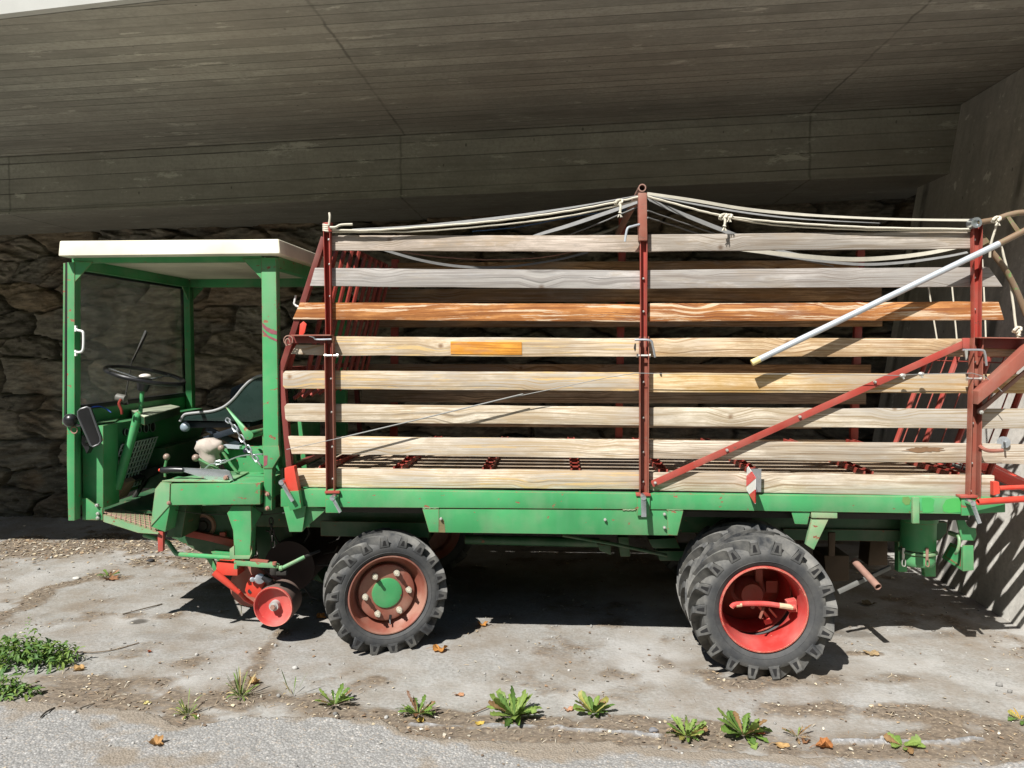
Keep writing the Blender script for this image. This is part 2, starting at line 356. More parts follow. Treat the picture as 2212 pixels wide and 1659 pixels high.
# ---- rubble stone wall
def stone_wall():
    nx, nz = 900, 262
    x = np.linspace(-8.2, 3.75, nx); z = np.linspace(-.15, 3.15, nz); X, Z = np.meshgrid(x, z)
    wx = X+.13*(fbm(X*1.6, Z*2.2, 3)-.5)*2; wz = Z+.085*(fbm(X*1.9, Z*2.6, 8)-.5)*2+.05*np.sin(X*.9)
    cw, ch = .70, .25
    gx = wx/cw; gz = wz/ch; best = np.full(X.shape, 9.); sec = np.full(X.shape, 9.); bi = np.zeros(X.shape, np.int64); bx = np.zeros(X.shape); bz = np.zeros(X.shape)
    iz = np.floor(gz)
    for dz in (-2, -1, 0, 1, 2):
        rz = iz+dz; sh = .5*(rz % 2); ix = np.floor(gx-sh)
        for dx in (-2, -1, 0, 1, 2):
            rx = ix+dx; px = rx+sh+.5+.62*(_h(rx, rz, 1)-.5); pz = rz+.5+.62*(_h(rx, rz, 2)-.5); wgt = .72+.75*_h(rx, rz, 5)**2
            ddx = (gx-px)*.9; ddz = (gz-pz)*1.0
            d = (np.abs(ddx)**2.6+np.abs(ddz)**2.6)**(1/2.6)/wgt
            nb = d < best
            sec = np.where(nb, best, np.minimum(sec, d)); idn = (rx.astype(np.int64)*7919+rz.astype(np.int64)*104729)
            bi = np.where(nb, idn, bi); bx = np.where(nb, ddx, bx); bz = np.where(nb, ddz, bz); best = np.where(nb, d, best)
    e = sec-best; hr = lambda s: _h(bi, bi*0+s, s)
    face = sstep(-.02, .085, e-.10*(fbm(X*12, Z*16, 4)-.4))
    h = face*(.055+.09*hr(3))+face*(bx*(hr(4)-.5)*.10+bz*(hr(6)-.5)*.13)
    an = (hr(9)-.5)*1.3; sx = X*np.cos(an)+Z*np.sin(an); sz = -X*np.sin(an)+Z*np.cos(an)
    strata = fbm(sx*3.2, sz*24, 21, 4); h += face*(.022*(strata-.5)+.060*(fbm(X*4, Z*6, 31, 5)-.5)+.022*(fbm(X*30, Z*60, 12, 3)-.5))
    h += face*.022*np.sign(strata-.55)*hr(12)
    h += .05*(fbm(X*.6, Z*.8, 55)-.5)
    Y = 3.10+.165*Z-h*1.0
    pal = np.array([(.30, .26, .20), (.34, .25, .15), (.25, .235, .20), (.38, .34, .27), (.27, .20, .14), (.22, .205, .17), (.33, .29, .23)])
    c = pal[(hr(14)*6.99).astype(int)]*(.75+.5*hr(15))[..., None]
    c = c*(.72+.56*fbm(sx*4, sz*20, 40, 4))[..., None]
    rust = sstep(.55, .72, fbm(X*2.4, Z*3.1, 71, 5))[..., None]; c = c*(1-.5*rust)+np.array((.32, .19, .09))*.5*rust
    j = (1-face)[..., None]; c = c*(1-.38*j)+np.array((.07, .06, .045))*.38*j
    c = .55*c+.45*c.mean(-1, keepdims=True)*np.array((1.05, 1.0, .90)); c = c*.64*(.6+.9*fbm(X*.9, Z*.9, 60))[..., None]
    col = np.concatenate([c, np.ones(c.shape[:2]+(1,))], -1)
    o = mesh_np('stone_wall', np.stack([X, Y, Z], -1).reshape(-1, 3), gridfaces(nx, nz), None, True, {'stone': col.reshape(-1, 4)})
    t = NT('rubble_stone'); cc = t.co(); a = t.attr('stone').outputs['Color']
    n1 = t.noise(t.map(cc, (5, 5, 22)), 1.0, 5, .65); n2 = t.noise(cc, 46, 4, .6)
    k = t.mix(t.ramp(n1, [(.36, 0.), (.64, 1.)]), t.mix(1.0, a, (.5, .48, .46), 'MULTIPLY'), t.mix(1.0, a, (1.5, 1.46, 1.38), 'MULTIPLY'))
    k = t.mix(t.ma('MULTIPLY', t.ramp(n2, [(.6, 0.), (.72, 1.)]), .35), k, (.42, .40, .34))
    t.bump(t.ma('ADD', n1, t.ma('MULTIPLY', n2, .5)), .7, .012)
    o.data.materials.append(t.fin(k, .9, 0, .25)); link(o)
    tag(o, 'rough rubble stone retaining wall in the shade behind the truck', 'wall')
stone_wall()

# ---- ground
def seg_d(X, Y, pts):
    r = np.full(X.shape, 9.)
    for (ax, ay), (bx, by) in zip(pts, pts[1:]):
        dx, dy = bx-ax, by-ay; L = dx*dx+dy*dy+1e-9
        t = np.clip(((X-ax)*dx+(Y-ay)*dy)/L, 0, 1); r = np.minimum(r, np.hypot(X-ax-t*dx, Y-ay-t*dy))
    return r
def gp(*uv): return [tuple(G(u, v)[:2]) for u, v in uv]
BANDS = [(gp((-60, 1470), (200, 1505), (420, 1515), (620, 1520), (860, 1550), (1300, 1572), (1700, 1590), (2260, 1605)), .13, 1.0),
         (gp((610, 1362), (560, 1420), (525, 1485)), .085, 1.0), (gp((130, 1342), (250, 1330), (360, 1332), (470, 1322)), .12, .75),
         (gp((-40, 1470), (150, 1470), (330, 1490)), .17, .9), (gp((-60, 1350), (40, 1318), (110, 1272), (185, 1252)), .12, 1.15),
         (gp((-100, 1185), (150, 1180), (340, 1190), (520, 1215)), .42, .95), (gp((205, 1248), (260, 1250)), .13, 1.0), (gp((360, 1215), (460, 1235)), .16, .9),
         (gp((1420, 1425), (1560, 1478), (1760, 1475), (1960, 1462)), .10, .7), (gp((1650, 1535), (1950, 1535), (2260, 1560)), .12, .9),
         (gp((1840, 1412), (1900, 1412)), .05, .9), (gp((380, 1400), (520, 1420)), .2, .35), (gp((680, 1480), (1000, 1480), (1300, 1500)), .14, .35)]
EDGE = gp((-200, 1500), (0, 1512), (208, 1526), (347, 1541), (400, 1568), (455, 1566), (503, 1550), (694, 1545), (833, 1557), (880, 1585), (967, 1597), (1142, 1600), (1291, 1604), (1481, 1618), (1600, 1624), (1732, 1631), (1941, 1638), (2300, 1646))
CRUST = [(gp((885, 1566), (1000, 1569), (1140, 1570), (1300, 1580), (1420, 1592)), .010), (gp((1800, 1600), (1900, 1603), (2020, 1605), (2120, 1598)), .010)]
def dirtf(X, Y):
    d = np.zeros(X.shape)
    for pts, w, s in BANDS: d = np.maximum(d, s*np.clip(1.25-seg_d(X, Y, pts)/w, 0, 1))
    d = np.maximum(d, np.clip(1.25-np.abs(Y-edgey(X)-.05)/.13, 0, 1))
    n = fbm(X*3.1, Y*3.9, 91, 5); m = fbm(X*9, Y*9, 92, 4)
    d = sstep(.12, .95, d*.8+(n-.5)*1.1+(m-.5)*.8)
    return np.clip(d+.55*sstep(.52, .68, n)*(.4+.6*m), 0, 1)
def edgey(X): return np.interp(X, [p[0] for p in EDGE], [p[1] for p in EDGE])
def mkaxis(lo, a, b, hi, st):
    f = np.arange(a, b, st); o1 = a-np.cumsum(np.geomspace(.03, 9, 22)); o2 = b+np.cumsum(np.geomspace(.03, 9, 22))
    return np.concatenate([[lo], o1[o1 > lo+1][::-1], f, o2[o2 < hi-1], [hi]])
def gheight(X, Y): return .012*(fbm(X*1.3, Y*1.3, 201)-.5)+.006*(fbm(X*7, Y*7, 202)-.5)+.006*dirtf(X, Y)-.004
def ground():
    xs = mkaxis(-300, -6.2, 3.0, 300, .0165); ys = mkaxis(-300, -1.55, 3.3, 300, .0165); X, Y = np.meshgrid(xs, ys)
    d = dirtf(X, Y)
    near = (np.abs(X) < 12) & (np.abs(Y) < 8)
    Z = np.where(near, gheight(X, Y)+.007*(fbm(X*30, Y*30, 203, 3)-.5)*(.3+d)+.006*np.clip(fbm(X*52, Y*52, 207, 2)-.55, 0, 1)*d*3, 0)
    for pts, w in CRUST: Z = Z
    st = np.zeros(X.shape)
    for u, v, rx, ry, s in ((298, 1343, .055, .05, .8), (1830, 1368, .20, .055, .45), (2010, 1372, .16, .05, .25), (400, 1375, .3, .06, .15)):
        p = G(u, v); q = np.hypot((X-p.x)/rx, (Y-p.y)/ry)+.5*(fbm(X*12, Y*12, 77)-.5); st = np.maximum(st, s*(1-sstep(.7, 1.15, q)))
    crk = np.zeros(X.shape)
    cr = np.zeros(X.shape)
    for pts, w in CRUST: cr = np.maximum(cr, 1-sstep(w*.6, w*1.2, seg_d(X, Y, pts)+.03*(fbm(X*14, Y*14, 78)-.5)))
    Z = Z+.010*cr
    col = np.stack([d*(1-cr), st, fbm(X*2.2, Y*2.2, 300, 4), 1-cr*.999], -1)
    o = mesh_np('ground', np.stack([X, Y, Z], -1).reshape(-1, 3), gridfaces(len(xs), len(ys)), None, True, {'dirt': col.reshape(-1, 4)})
    t = NT('dusty_hardstanding'); c = t.co(); a = t.attr('dirt'); sp = t.n('SeparateColor', {0: a.outputs['Color']})
    n1 = t.noise(c, 7, 5, .6); n2 = t.noise(c, 60, 4, .6); n3 = t.noise(t.map(c, (1, 1.8, 1)), 24, 4, .65)
    base = t.mix(t.ramp(n1, [(.3, 0.), (.7, 1.)]), (.26, .252, .23), (.335, .328, .312))
    base = t.mix(t.ramp(n2, [(.34, .55), (.58, 0.)]), base, (.17, .158, .14)); base = t.mix(t.ramp(t.noise(c, 2.3, 6, .7), [(.42, 0.), (.64, .8)]), base, (.205, .172, .135))
    base = t.mix(t.ramp(sp.outputs[2], [(.55, 0.), (.75, .6)]), base, (.39, .38, .36))
    dr = t.mix(t.ramp(n3, [(.3, 0.), (.7, 1.)]), (.062, .046, .033), (.22, .17, .12)); dr = t.mix(t.ramp(n2, [(.57, 0.), (.66, .7)]), dr, (.34, .28, .20))
    dm = t.ma('ADD', sp.outputs[0], t.ma('MULTIPLY', t.ma('SUBTRACT', n3, .5), .7)); col = t.mix(t.ramp(dm, [(.18, 0.), (.72, .88)]), base, dr)
    pb = t.vor(c, 42.); pbm = t.ramp(pb, [(.10, 1.), (.16, 0.)]); rn = t.vor(c, 42., out=1); rv = t.n('SeparateColor', {0: rn})
    pm = t.ma('MULTIPLY', pbm, t.ramp(rv.outputs[0], [(.91, 0.), (.93, 1.)])); col = t.mix(pm, col, t.mix(rv.outputs[1], (.18, .17, .16), (.48, .46, .43)))
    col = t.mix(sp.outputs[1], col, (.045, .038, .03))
    ag = t.n('SeparateColor', {0: t.vor(c, 75., out=1)}).outputs[0]; col = t.mix(t.ma('SUBTRACT', 1.0, a.outputs['Alpha']), col, t.ramp(ag, [(0., .17), (.7, .27), (1., .40)]))
    t.bump(t.ma('ADD', t.ma('ADD', n2, n3), t.ma('MULTIPLY', pm, 1.2)), .55, .006)
    o.data.materials.append(t.fin(col, .92, 0, .2)); link(o); tag(o, kind='structure', label='dusty grey hardstanding with bands of brown leaf dirt')
    # old asphalt in the foreground
    xs = mkaxis(-300, -2.9, 2.6, 300, .011); f = np.arange(-1.6, -.25, .009); ys = np.concatenate([[-300], -1.6-np.cumsum(np.geomspace(.03, 9, 22))[::-1], f]); X, Y = np.meshgrid(xs, ys)
    ey = edgey(X)+.07*(fbm(X*6, X*0+3.3, 401, 4)-.5)+.03*(fbm(X*24, Y*24, 402, 3)-.5)
    inn = sstep(-.006, .03, ey-Y)
    Z = np.where((np.abs(X) < 12) & (Y > -8), gheight(X, Y)+.007*(fbm(X*60, Y*60, 403, 2)-.5), .005)+lerp(-.035, .014, inn)
    dd = sstep(.45, .75, fbm(X*4.2, Y*6, 405, 5)+.35*np.clip(1-(ey-Y)/.10, 0, 1)-.02)
    col = np.stack([dd, fbm(X*1.5, Y*1.5, 406), inn, np.ones(X.shape)], -1)
    o = mesh_np('asphalt_road', np.stack([X, Y, Z], -1).reshape(-1, 3), gridfaces(len(xs), len(ys)), None, True, {'wear': col.reshape(-1, 4)})
    t = NT('old_asphalt'); c = t.co(); sp = t.n('SeparateColor', {0: t.attr('wear').outputs['Color']})
    vc = t.vor(c, 105., out=1); vd = t.vor(c, 105.); rv = t.n('SeparateColor', {0: vc}); n1 = t.noise(c, 9, 5, .6); n2 = t.noise(c, 130, 2)
    ag = t.ramp(rv.outputs[0], [(.0, (.21, .205, .20)), (.35, (.285, .28, .27)), (.6, (.335, .33, .315)), (.8, (.40, .39, .375)), (.93, (.35, .30, .245)), (1., (.55, .54, .52))])
    col = t.mix(t.ramp(vd, [(.42, 0.), (.66, .75)]), ag, (.19, .185, .175))
    col = t.mix(t.ramp(n1, [(.35, .45), (.7, 0.)]), col, (.20, .195, .185))
    dm = t.ma('ADD', sp.outputs[0], t.ma('MULTIPLY', t.ma('SUBTRACT', n1, .5), .8)); col = t.mix(t.ramp(dm, [(.35, 0.), (.95, .8)]), col, t.mix(n2, (.15, .12, .09), (.29, .24, .18)))
    t.bump(t.ma('SUBTRACT', t.ma('MULTIPLY', n2, .3), vd), .6, .006)
    o.data.materials.append(t.fin(col, .9, 0, .25)); link(o); tag(o, kind='structure', label='worn light grey asphalt with a crumbled edge')
ground()

def vcol_mat(name, rough=.85, trans=False):
    t = NT(name); a = t.attr('tint').outputs['Color']; c = t.co(); n = t.noise(c, 90, 3)
    col = t.mix(n, t.mix(1.0, a, (.72, .72, .72), 'MULTIPLY'), t.mix(1.0, a, (1.25, 1.25, 1.25), 'MULTIPLY'))
    t.fin(col, rough, 0, .25)
    if trans:
        tr = t.n('BsdfTranslucent', {0: col}); mx = t.n('MixShader', {0: .28}); t.set(mx.inputs[1], t.b.outputs[0]); t.set(mx.inputs[2], tr.outputs[0]); t.set(t.out.inputs[0], mx.outputs[0])
    return t.m
LEAFM = vcol_mat('dry_leaf', .8, True); LITM = vcol_mat('leaf_litter'); PEBM = vcol_mat('pebble_stone', .9); PLANTM = vcol_mat('weed_leaf', .5, True)
def surfz(x, y):
    X = np.array([x]); Y = np.array([y]); ey = float(edgey(X)[0])
    return float(gheight(X, Y)[0])+(.014 if y < ey-.02 else .001)
def litter():
    V = []; Fc = []; C = []
    pal = [(.36, .27, .17), (.22, .145, .09), (.14, .10, .07), (.50, .42, .29), (.58, .53, .43), (.28, .22, .16), (.18, .15, .12)]
    n = 0
    X = RNG.uniform(-5.6, 2.6, 90000); Y = RNG.uniform(-1.35, 3.0, 90000); D = dirtf(X, Y)
    wall = np.clip((Y-1.2)/.8, 0, 1)*.25*(X < -.8); dens = np.clip(D**1.5*.30+.012+wall*D, 0, 1)
    ey = edgey(X); dens = np.where(Y < ey-.05, dens*.12, dens); keep = RNG.random(90000) < dens*1.25
    X = X[keep]; Y = Y[keep]; ZZ = gheight(X, Y)+np.where(Y < edgey(X)-.02, .014, 0)
    for x, y, z in zip(X, Y, ZZ):
        a = RNG.uniform(0, 6.28); far = 1+.6*(y > 1.2); straw = RNG.random() < .42
        L = RNG.uniform(.012, .038)*far if straw else RNG.uniform(.006, .018)*far; w = RNG.uniform(.0012, .0024)*far if straw else L*RNG.uniform(.35, .8)
        ca, sa = math.cos(a), math.sin(a); t1 = RNG.uniform(-.25, .25)*L; t2 = RNG.uniform(-.3, .3)*w; up = z+.004+abs(t1)*.5
        pts = [(-L/2, -w/2, t2-t1*.5), (0, -w*.6, t2*.3+L*.08), (L/2, -w*.3, t1*.5), (L/2, w*.3, t1*.5), (0, w*.6, -t2+L*.05), (-L/2, w/2, -t2-t1*.5)]
        for px, py, pz in pts: V.append((x+px*ca-py*sa, y+px*sa+py*ca, up+pz))
        Fc.append((n, n+1, n+4, n+5)); Fc.append((n+1, n+2, n+3, n+4)); n += 6
        c = pal[int(RNG.integers(0, len(pal)))] if not straw else pal[int(RNG.choice([0, 0, 1, 3, 4, 5]))]
        c = np.array(c)*RNG.uniform(.7, 1.2); C += [(*c, 1)]*6
    o = mesh_np('leaf_litter', V, Fc, LITM, False, {'tint': C}); link(o)
    tag(o, 'brown leaf litter and straw bits strewn over the dirt', kind='stuff')
    V = []; Fc = []; C = []; n = 0
    ico = bmesh.new(); bmesh.ops.create_icosphere(ico, subdivisions=1, radius=1); iv = np.array([v.co[:] for v in ico.verts]); fi = np.array([[v.index for v in f.verts] for f in ico.faces]); ico.free()
    for i in range(750):
        x = RNG.uniform(-5.5, 2.6); y = RNG.uniform(-1.3, 3.0); r = RNG.uniform(.0022, .0065) if RNG.random() < .93 else RNG.uniform(.007, .015)
        z = surfz(x, y); v = iv*(r*RNG.uniform(.7, 1.3, 3))*RNG.uniform(.8, 1.2, (len(iv), 1))+np.array((x, y, z+r*.35))
        V.append(v); Fc.append(fi+n); n += len(iv); g = RNG.uniform(.15, .45); C.append(np.tile((g, g*.97, g*.91, 1), (len(iv), 1)))
    o = mesh_np('gravel', np.concatenate(V), np.concatenate(Fc), PEBM, False, {'tint': np.concatenate(C)}); link(o)
    tag(o, 'small loose grey and white pebbles scattered over the ground', kind='stuff')
litter()
def added_hillside():  # unseen hill, added to hold back low sky light and deepen the shade
    x = np.linspace(-140, 140, 90); yy = np.concatenate([np.linspace(-9, -40, 32), np.linspace(-43, -120, 20)]); X, Y = np.meshgrid(x, yy)
    d = -9-Y; Z = -.15+np.where(d < 31, d*.62, 19+(d-31)*.5)*(.8+.4*fbm(X*.06, Y*.06, 501))+1.6*(fbm(X*.5, Y*.5, 502)-.5)*np.clip(d/4, 0, 1)
    o = mesh_np('added_hillside', np.stack([X, Y, Z], -1).reshape(-1, 3), gridfaces(90, len(yy))[:, ::-1], None, True)
    t = NT('added_hill_grass'); c = t.co(); n = t.noise(c, .8, 5, .6); o.data.materials.append(t.fin(t.mix(n, (.035, .055, .018), (.085, .095, .04)), .95, 0, .1)); link(o)
    tag(o, 'unseen green grassy hill added behind the camera to block low sky light', kind='structure')
added_hillside()
# ================================================================ THE TRUCK: hay body
T = empty('farm_transporter', (0.2, .75, 0))
tag(T, 'green farm transporter with cream cab roof and slatted wooden hay body', 'farm truck')
YF = -.03     # face of the long sill
def bolt(parent, p, r=.009, d=.012, name='bolt', mat=None):
    b = MB(); p = Vector(p); b.cyl(p+Vector((0, .002, 0)), p-Vector((0, d, 0)), r, 6); b.cyl(p-Vector((0, d, 0)), p-Vector((0, d*1.5, 0)), r*.5, 8)
    return b.done(name, mat or BOLT, parent, bevel=.0008, origin=p)
def bolts(parent, pts, **k):
    first = None; base = worldloc(parent)
    for p in pts:
        if first is None: first = bolt(parent, p, **k)
        else: copyo(first, Vector(p)-base, parent)

# long sill of the bed: an outer channel each side, joined by cross members
b = MB(); b.prism([(606, 1056.5), (2094, 1075), (2172, 1076), (2172, 1107), (2092, 1111), (1452, 1101), (606, 1095)], YF, YF+.05)
sill = b.done('sill_beam', GREEN2, T, bevel=.004)
b = MB(); b.box(-1.44, 2.2, 1.50, 1.55, .765, .86); b.done('sill_beam', GREEN, T, bevel=.004)
for x in (-1.35, -.6, .15, .9, 1.62, 2.12):
    b = MB(); b.box(x-.03, x+.03, .022, 1.497, .77, .845); b.done('cross_member', GREEN_SHADE, T)
b = MB(); b.prism([(912, 1098.5), (1477, 1102.5), (1464, 1157), (927, 1150)], YF+.006, YF+.012)
sk = b.done('skirt_panel', GREEN, T, bevel=.002)
b = MB(); b.prism([(912.5, 1099.5), (948, 1099.8), (948, 1150), (927, 1149.5)], YF+.003, YF+.0055); b.done('end_plate', GREEN2, sk, bevel=.001)
b = MB(); b.prism([(1442, 1103), (1476, 1103.2), (1463, 1156.5), (1442, 1156)], YF+.003, YF+.0055); b.done('end_plate', GREEN, sk, bevel=.001)
bolts(sk, [P(u, v, YF+.004) for u, v in ((953, 1120), (1307, 1122), (1435, 1110), (1435, 1139))], r=.008)
b = MB()
for a, c, v in ((913, 948, 1097.2), (1345, 1373, 1101.5), (1440, 1475, 1101.5)):
    b.tube([P(lerp(a, c, k/9), v+.6*math.sin(k*2.1), YF+.004) for k in range(10)], .004, 6)
b.done('weld_bead', GREENP, sk)
b = MB(); b.prism([(947, 1121), (953, 1118), (959, 1124), (961, 1138), (962, 1150.3), (947, 1149.9), (949, 1135)], YF+.0052, YF+.0058); b.done('rust_streak', plain('rust_streak', (.16, .13, .06), .7, 0, .5, 25), sk)
b = MB(); b.tube(curve3([P(375, 1101, .05), P(440, 1110, .05), P(550, 1113, .06), P(640, 1106, .06), P(780, 1101, .05), P(905, 1099, .04)], 5), .0022, 5); b.done('brake_line', DARK, T)
# drop brackets under the sill
b = MB(); b.prism([(612, 1095), (661, 1093), (653, 1149), (625, 1149)], YF-.012, YF-.004); b.prism([(661, 1093), (668, 1093), (706, 1100), (660, 1140), (653, 1149)], YF+.02, YF+.026)
b.done('corner_gusset', GREEN, T, bevel=.002)
b = MB(); b.prism([(614, 1062), (645, 1060), (651, 1097), (626, 1103.5)], YF-.05, YF-.008); b.done('stake_pocket', GREEN, T, bevel=.003)
b = MB(); b.prism([(1709, 1104), (1751, 1104), (1744, 1133), (1717, 1132)], YF+.008, YF+.016); b.done('corner_gusset', GREEN, T, bevel=.002)
mb = MB(); mb.prism([(1752, 1106), (1809, 1107), (1809, 1120), (1753, 1119)], YF+.004, YF+.05); mb.done('mounting_plate', GREENP, T, bevel=.003)
b = MB(); b.prism([(1754, 1119.5), (1791, 1120), (1758, 1188), (1741, 1177)], YF+.012, YF+.04); b.done('support_strut', GREENP, T, bevel=.003)
for (a, c, w) in (((608, 1042), (632, 1083), .020), ((718, 1076), (735, 1107), .017), ((1390, 1075), (1391, 1117), .026), ((2101, 1087), (2117, 1131), .020)):
    b = MB(); A = P(*a, YF-.062); C_ = P(*c, YF-.075); b.bar(A, C_, w, .010); b.cyl(A+Vector((0, .058, 0)), A-Vector((0, .006, 0)), .014, 12)
    b.done('locking_lever', CHROME, T, bevel=.002)
for c in (717, 1390, 2094):
    w = 14 if c < 2000 else 17; k = 0 if c < 1000 else (6 if c < 2000 else 10)
    b = MB(); b.prism([(c-w, 1062+k), (c+w, 1062+k), (c+w, 1100+k+(4 if c > 2000 else 8)), (c-w, 1100+k+(4 if c > 2000 else 8))], YF-.012, YF-.002); b.done('stake_pocket', GREEN2, T, bevel=.002)
    b = MB(); b.prism([(c-w-2, 1061+k), (c+w+2, 1061+k), (c+w+2, 1066+k), (c-w-2, 1066+k)], YF-.02, YF+.03); b.done('pocket_collar', RED, T, bevel=.002)
# odds and ends at the rear of the sill
b = MB(); p = P(1979, 1075, YF-.022); q = P(1979, 1131, YF-.022); b.bar(p, q, .034, .02); b.done('latch_tab', GREENP, T, bevel=.003)
for (u, v) in ((1970, 1092), (1972, 1104), (1984, 1072)):
    pass

for px, c_ in (([(1950, 1074), (1962, 1072.5), (1968, 1080), (1964, 1090), (1956, 1091), (1949, 1084)], (.14, .26, .08)), ([(1992, 1075), (2010, 1074.5), (2019, 1080), (2016, 1092), (2018, 1104), (2006, 1107.5), (1994, 1107), (1991, 1090)], (.06, .345, .095)), ([(2044, 1079), (2058, 1076.5), (2078, 1077), (2080, 1090), (2076, 1106), (2052, 1108), (2038, 1105), (2036, 1094)], (.065, .37, .085))):
    b = MB(); b.prism(px, YF-.0012, YF-.0002); b.done('paint_patch', plain('fresh_green_patch', c_, .5, 0, .12, 9), sill)
# ---- boards
pal = {
 'p1': wood('board_grey_pink', 1.1, (.62, .54, .48), (.50, .43, .37), (.30, .25, .20)),
 'p1r': wood('board_grey', 2.3, (.54, .49, .44), (.43, .385, .34), (.23, .19, .15)),
 'p2': wood('board_silver', 3.9, (.60, .575, .565), (.47, .455, .45), (.28, .26, .25)),
 'p2r': wood('board_silver_knotty', 4.7, (.56, .53, .515), (.45, .42, .405), (.24, .21, .19)),
 'p3': wood('board_orange_varnish', 5.3, (.56, .26, .09), (.42, .17, .055), (.25, .09, .03), ((.62, .47, .32), .56), grey=0.),
 'p3r': wood('board_orange_peeling', 6.2, (.56, .27, .10), (.43, .18, .06), (.27, .10, .04), ((.62, .47, .32), .53), grey=0.),
 'p4': wood('board_pale', 7.7, (.74, .64, .50), (.60, .49, .35), (.36, .26, .16), ((.60, .43, .20), .57)),
 'p4r': wood('board_yellow', 8.4, (.70, .57, .41), (.58, .43, .26), (.33, .20, .10)),
 'p5': wood('board_cream', 9.1, (.78, .70, .57), (.64, .53, .37), (.42, .30, .17), ((.60, .42, .19), .55)),
 'p5r': wood('board_honey', 10.6, (.74, .60, .40), (.66, .46, .21), (.42, .25, .09)),
 'p6': wood('board_bleached', 11.2, (.74, .68, .58), (.62, .54, .42), (.38, .29, .19)),
 'p6r': wood('board_bleached_fine', 12.9, (.70, .64, .54), (.57, .50, .39), (.33, .26, .17)),
 'p7': wood('board_flaking', 13.4, (.78, .70, .59), (.65, .55, .42), (.42, .32, .2), ((.55, .40, .21), .58)),
 'p7r': wood('board_weathered', 14.8, (.66, .60, .51), (.53, .46, .37), (.28, .21, .14)),
 'p8': wood('board_peeling_cream', 15.5, (.80, .72, .61), (.68, .57, .43), (.46, .34, .2), ((.56, .40, .20), .56)),
 'p8r': wood('board_weathered_grey', 16.3, (.68, .61, .51), (.56, .48, .38), (.30, .22, .14)),
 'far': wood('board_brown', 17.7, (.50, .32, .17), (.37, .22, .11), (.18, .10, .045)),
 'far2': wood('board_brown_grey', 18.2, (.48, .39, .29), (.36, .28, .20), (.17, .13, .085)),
 'floor': wood('floor_slat_wood', 19.9, (.68, .58, .45), (.56, .45, .33), (.32, .23, .15)),
 'patch': wood('board_patch_orange', 21.3, (.85, .42, .07), (.74, .33, .05), (.45, .18, .03), grey=0.),
}
BY = .012
nearb = [  # left end (top, bottom), then v at the middle stake, v right of it, v at the rear stake, right end
 ('p1', (705, 509.5), (699, 541), (1385, 508, 544.5), (1399, 506.5, 543.5), (2103, 500.5, 536.5), None),
 ('p2', (680, 578), (669, 617), (1385, 584, 624), (1399, 583, 623.5), None, ((2137, 576), (2167, 618))),
 ('p3', (648, 654), (632, 690), (1385, 657, 695), (1401, 656.5, 694.5), None, ((2158, 652), (2170, 692))),
 ('p4', (638, 741), (628, 764), (1385, 731, 771), (1402, 731, 771), None, ((2204, 731), (2204, 770))),
 ('p5', (611, 800), (611, 839), (1384, 805, 845), (1402, 806, 847), None, ((2250, 808), (2250, 850))),
 ('p6', (613.6, 871), (616, 910), (1384, 880, 919), (1403, 880, 920), None, ((2250, 884), (2250, 926))),
 ('p7', (622, 943), (630, 981), (1384, 951, 991), (1403, 952, 991), None, ((2250, 961), (2250, 1003))),
 ('p8', (636, 1011), (643, 1051), (1384, 1019.5, 1058), (1403, 1021, 1060), None, ((2148, 1026.5), (2148, 1073)))]
boards = {}
def warp(b, sd):
    xs_ = [v.co.x for v in b.bm.verts]
    for x in np.arange(min(xs_)+.11, max(xs_)-.05, .13): bmesh.ops.bisect_plane(b.bm, geom=b.bm.verts[:]+b.bm.edges[:]+b.bm.faces[:], plane_co=(x, 0, 0), plane_no=(1, 0, 0))
    for v in b.bm.verts:
        top = v.co.z; q = np.array([v.co.x*1.1+sd*7.]); v.co.z += .005*(float(vnoise(q, q*0+sd)[0])-.5)+.0035*(float(vnoise(q*5, q*0+sd+round(top*40))[0])-.5); v.co.y += .005*(float(vnoise(q*.9, q*0+sd+50)[0])-.5)
    return b
for nm, tl, bl, m, r, e, re in nearb:
    b = MB()
    if nm == 'p4':
        b.prism([(640, 744), (716, 744), (716, 727), (m[0], m[1]), (m[0], m[2]), (716, 768), bl], BY, BY+.024)
    elif nm in ('p5', 'p6', 'p8'):
        b.prism([(tl[0]+5, tl[1]), (m[0], m[1]), (m[0], m[2]), (bl[0]+5, bl[1]), (bl[0], bl[1]-6), (tl[0], tl[1]+6)], BY, BY+.024)
    else: b.prism([tl, (m[0], m[1]), (m[0], m[2]), bl], BY, BY+.024)
    boards[nm] = warp(b, len(boards)+1.).done('side_board', pal[nm], T, bevel=.003)
    b = MB()
    if e: b.prism([(r[0], r[1]), (e[0], e[1]), (e[0], e[2]), (r[0], r[2])], BY, BY+.024)
    else: b.prism([(r[0], r[1]), re[0], re[1], (r[0], r[2])], BY, BY+.024)
    boards[nm+'r'] = warp(b, len(boards)+1.).done('side_board', pal[nm+'r'], T, bevel=.003)
STM = plain('brown_weather_stain', (.20, .115, .06), .85, 0, .35, 30)
def stain(bd, u0, u1, v0, v1, sd):
    random.seed(sd); n = 26; b = MB(); pts = []
    for k in range(n):
        a = 2*math.pi*k/n; pts.append(P((u0+u1)/2+(u1-u0)/2*math.cos(a)*random.uniform(.55, 1.1), (v0+v1)/2+(v1-v0)/2*math.sin(a)*random.uniform(.6, 1.1), BY-.0006-.002))
    b.solid(pts, [p+Vector((0, .0012, 0)) for p in pts]); b.done('dark_stain', STM, boards[bd])
stain('p7r', 1945, 2045, 965, 978, 1)
boards['p3']['label'] = 'orange varnished board'; boards['p3r']['label'] = 'orange board with peeling varnish'
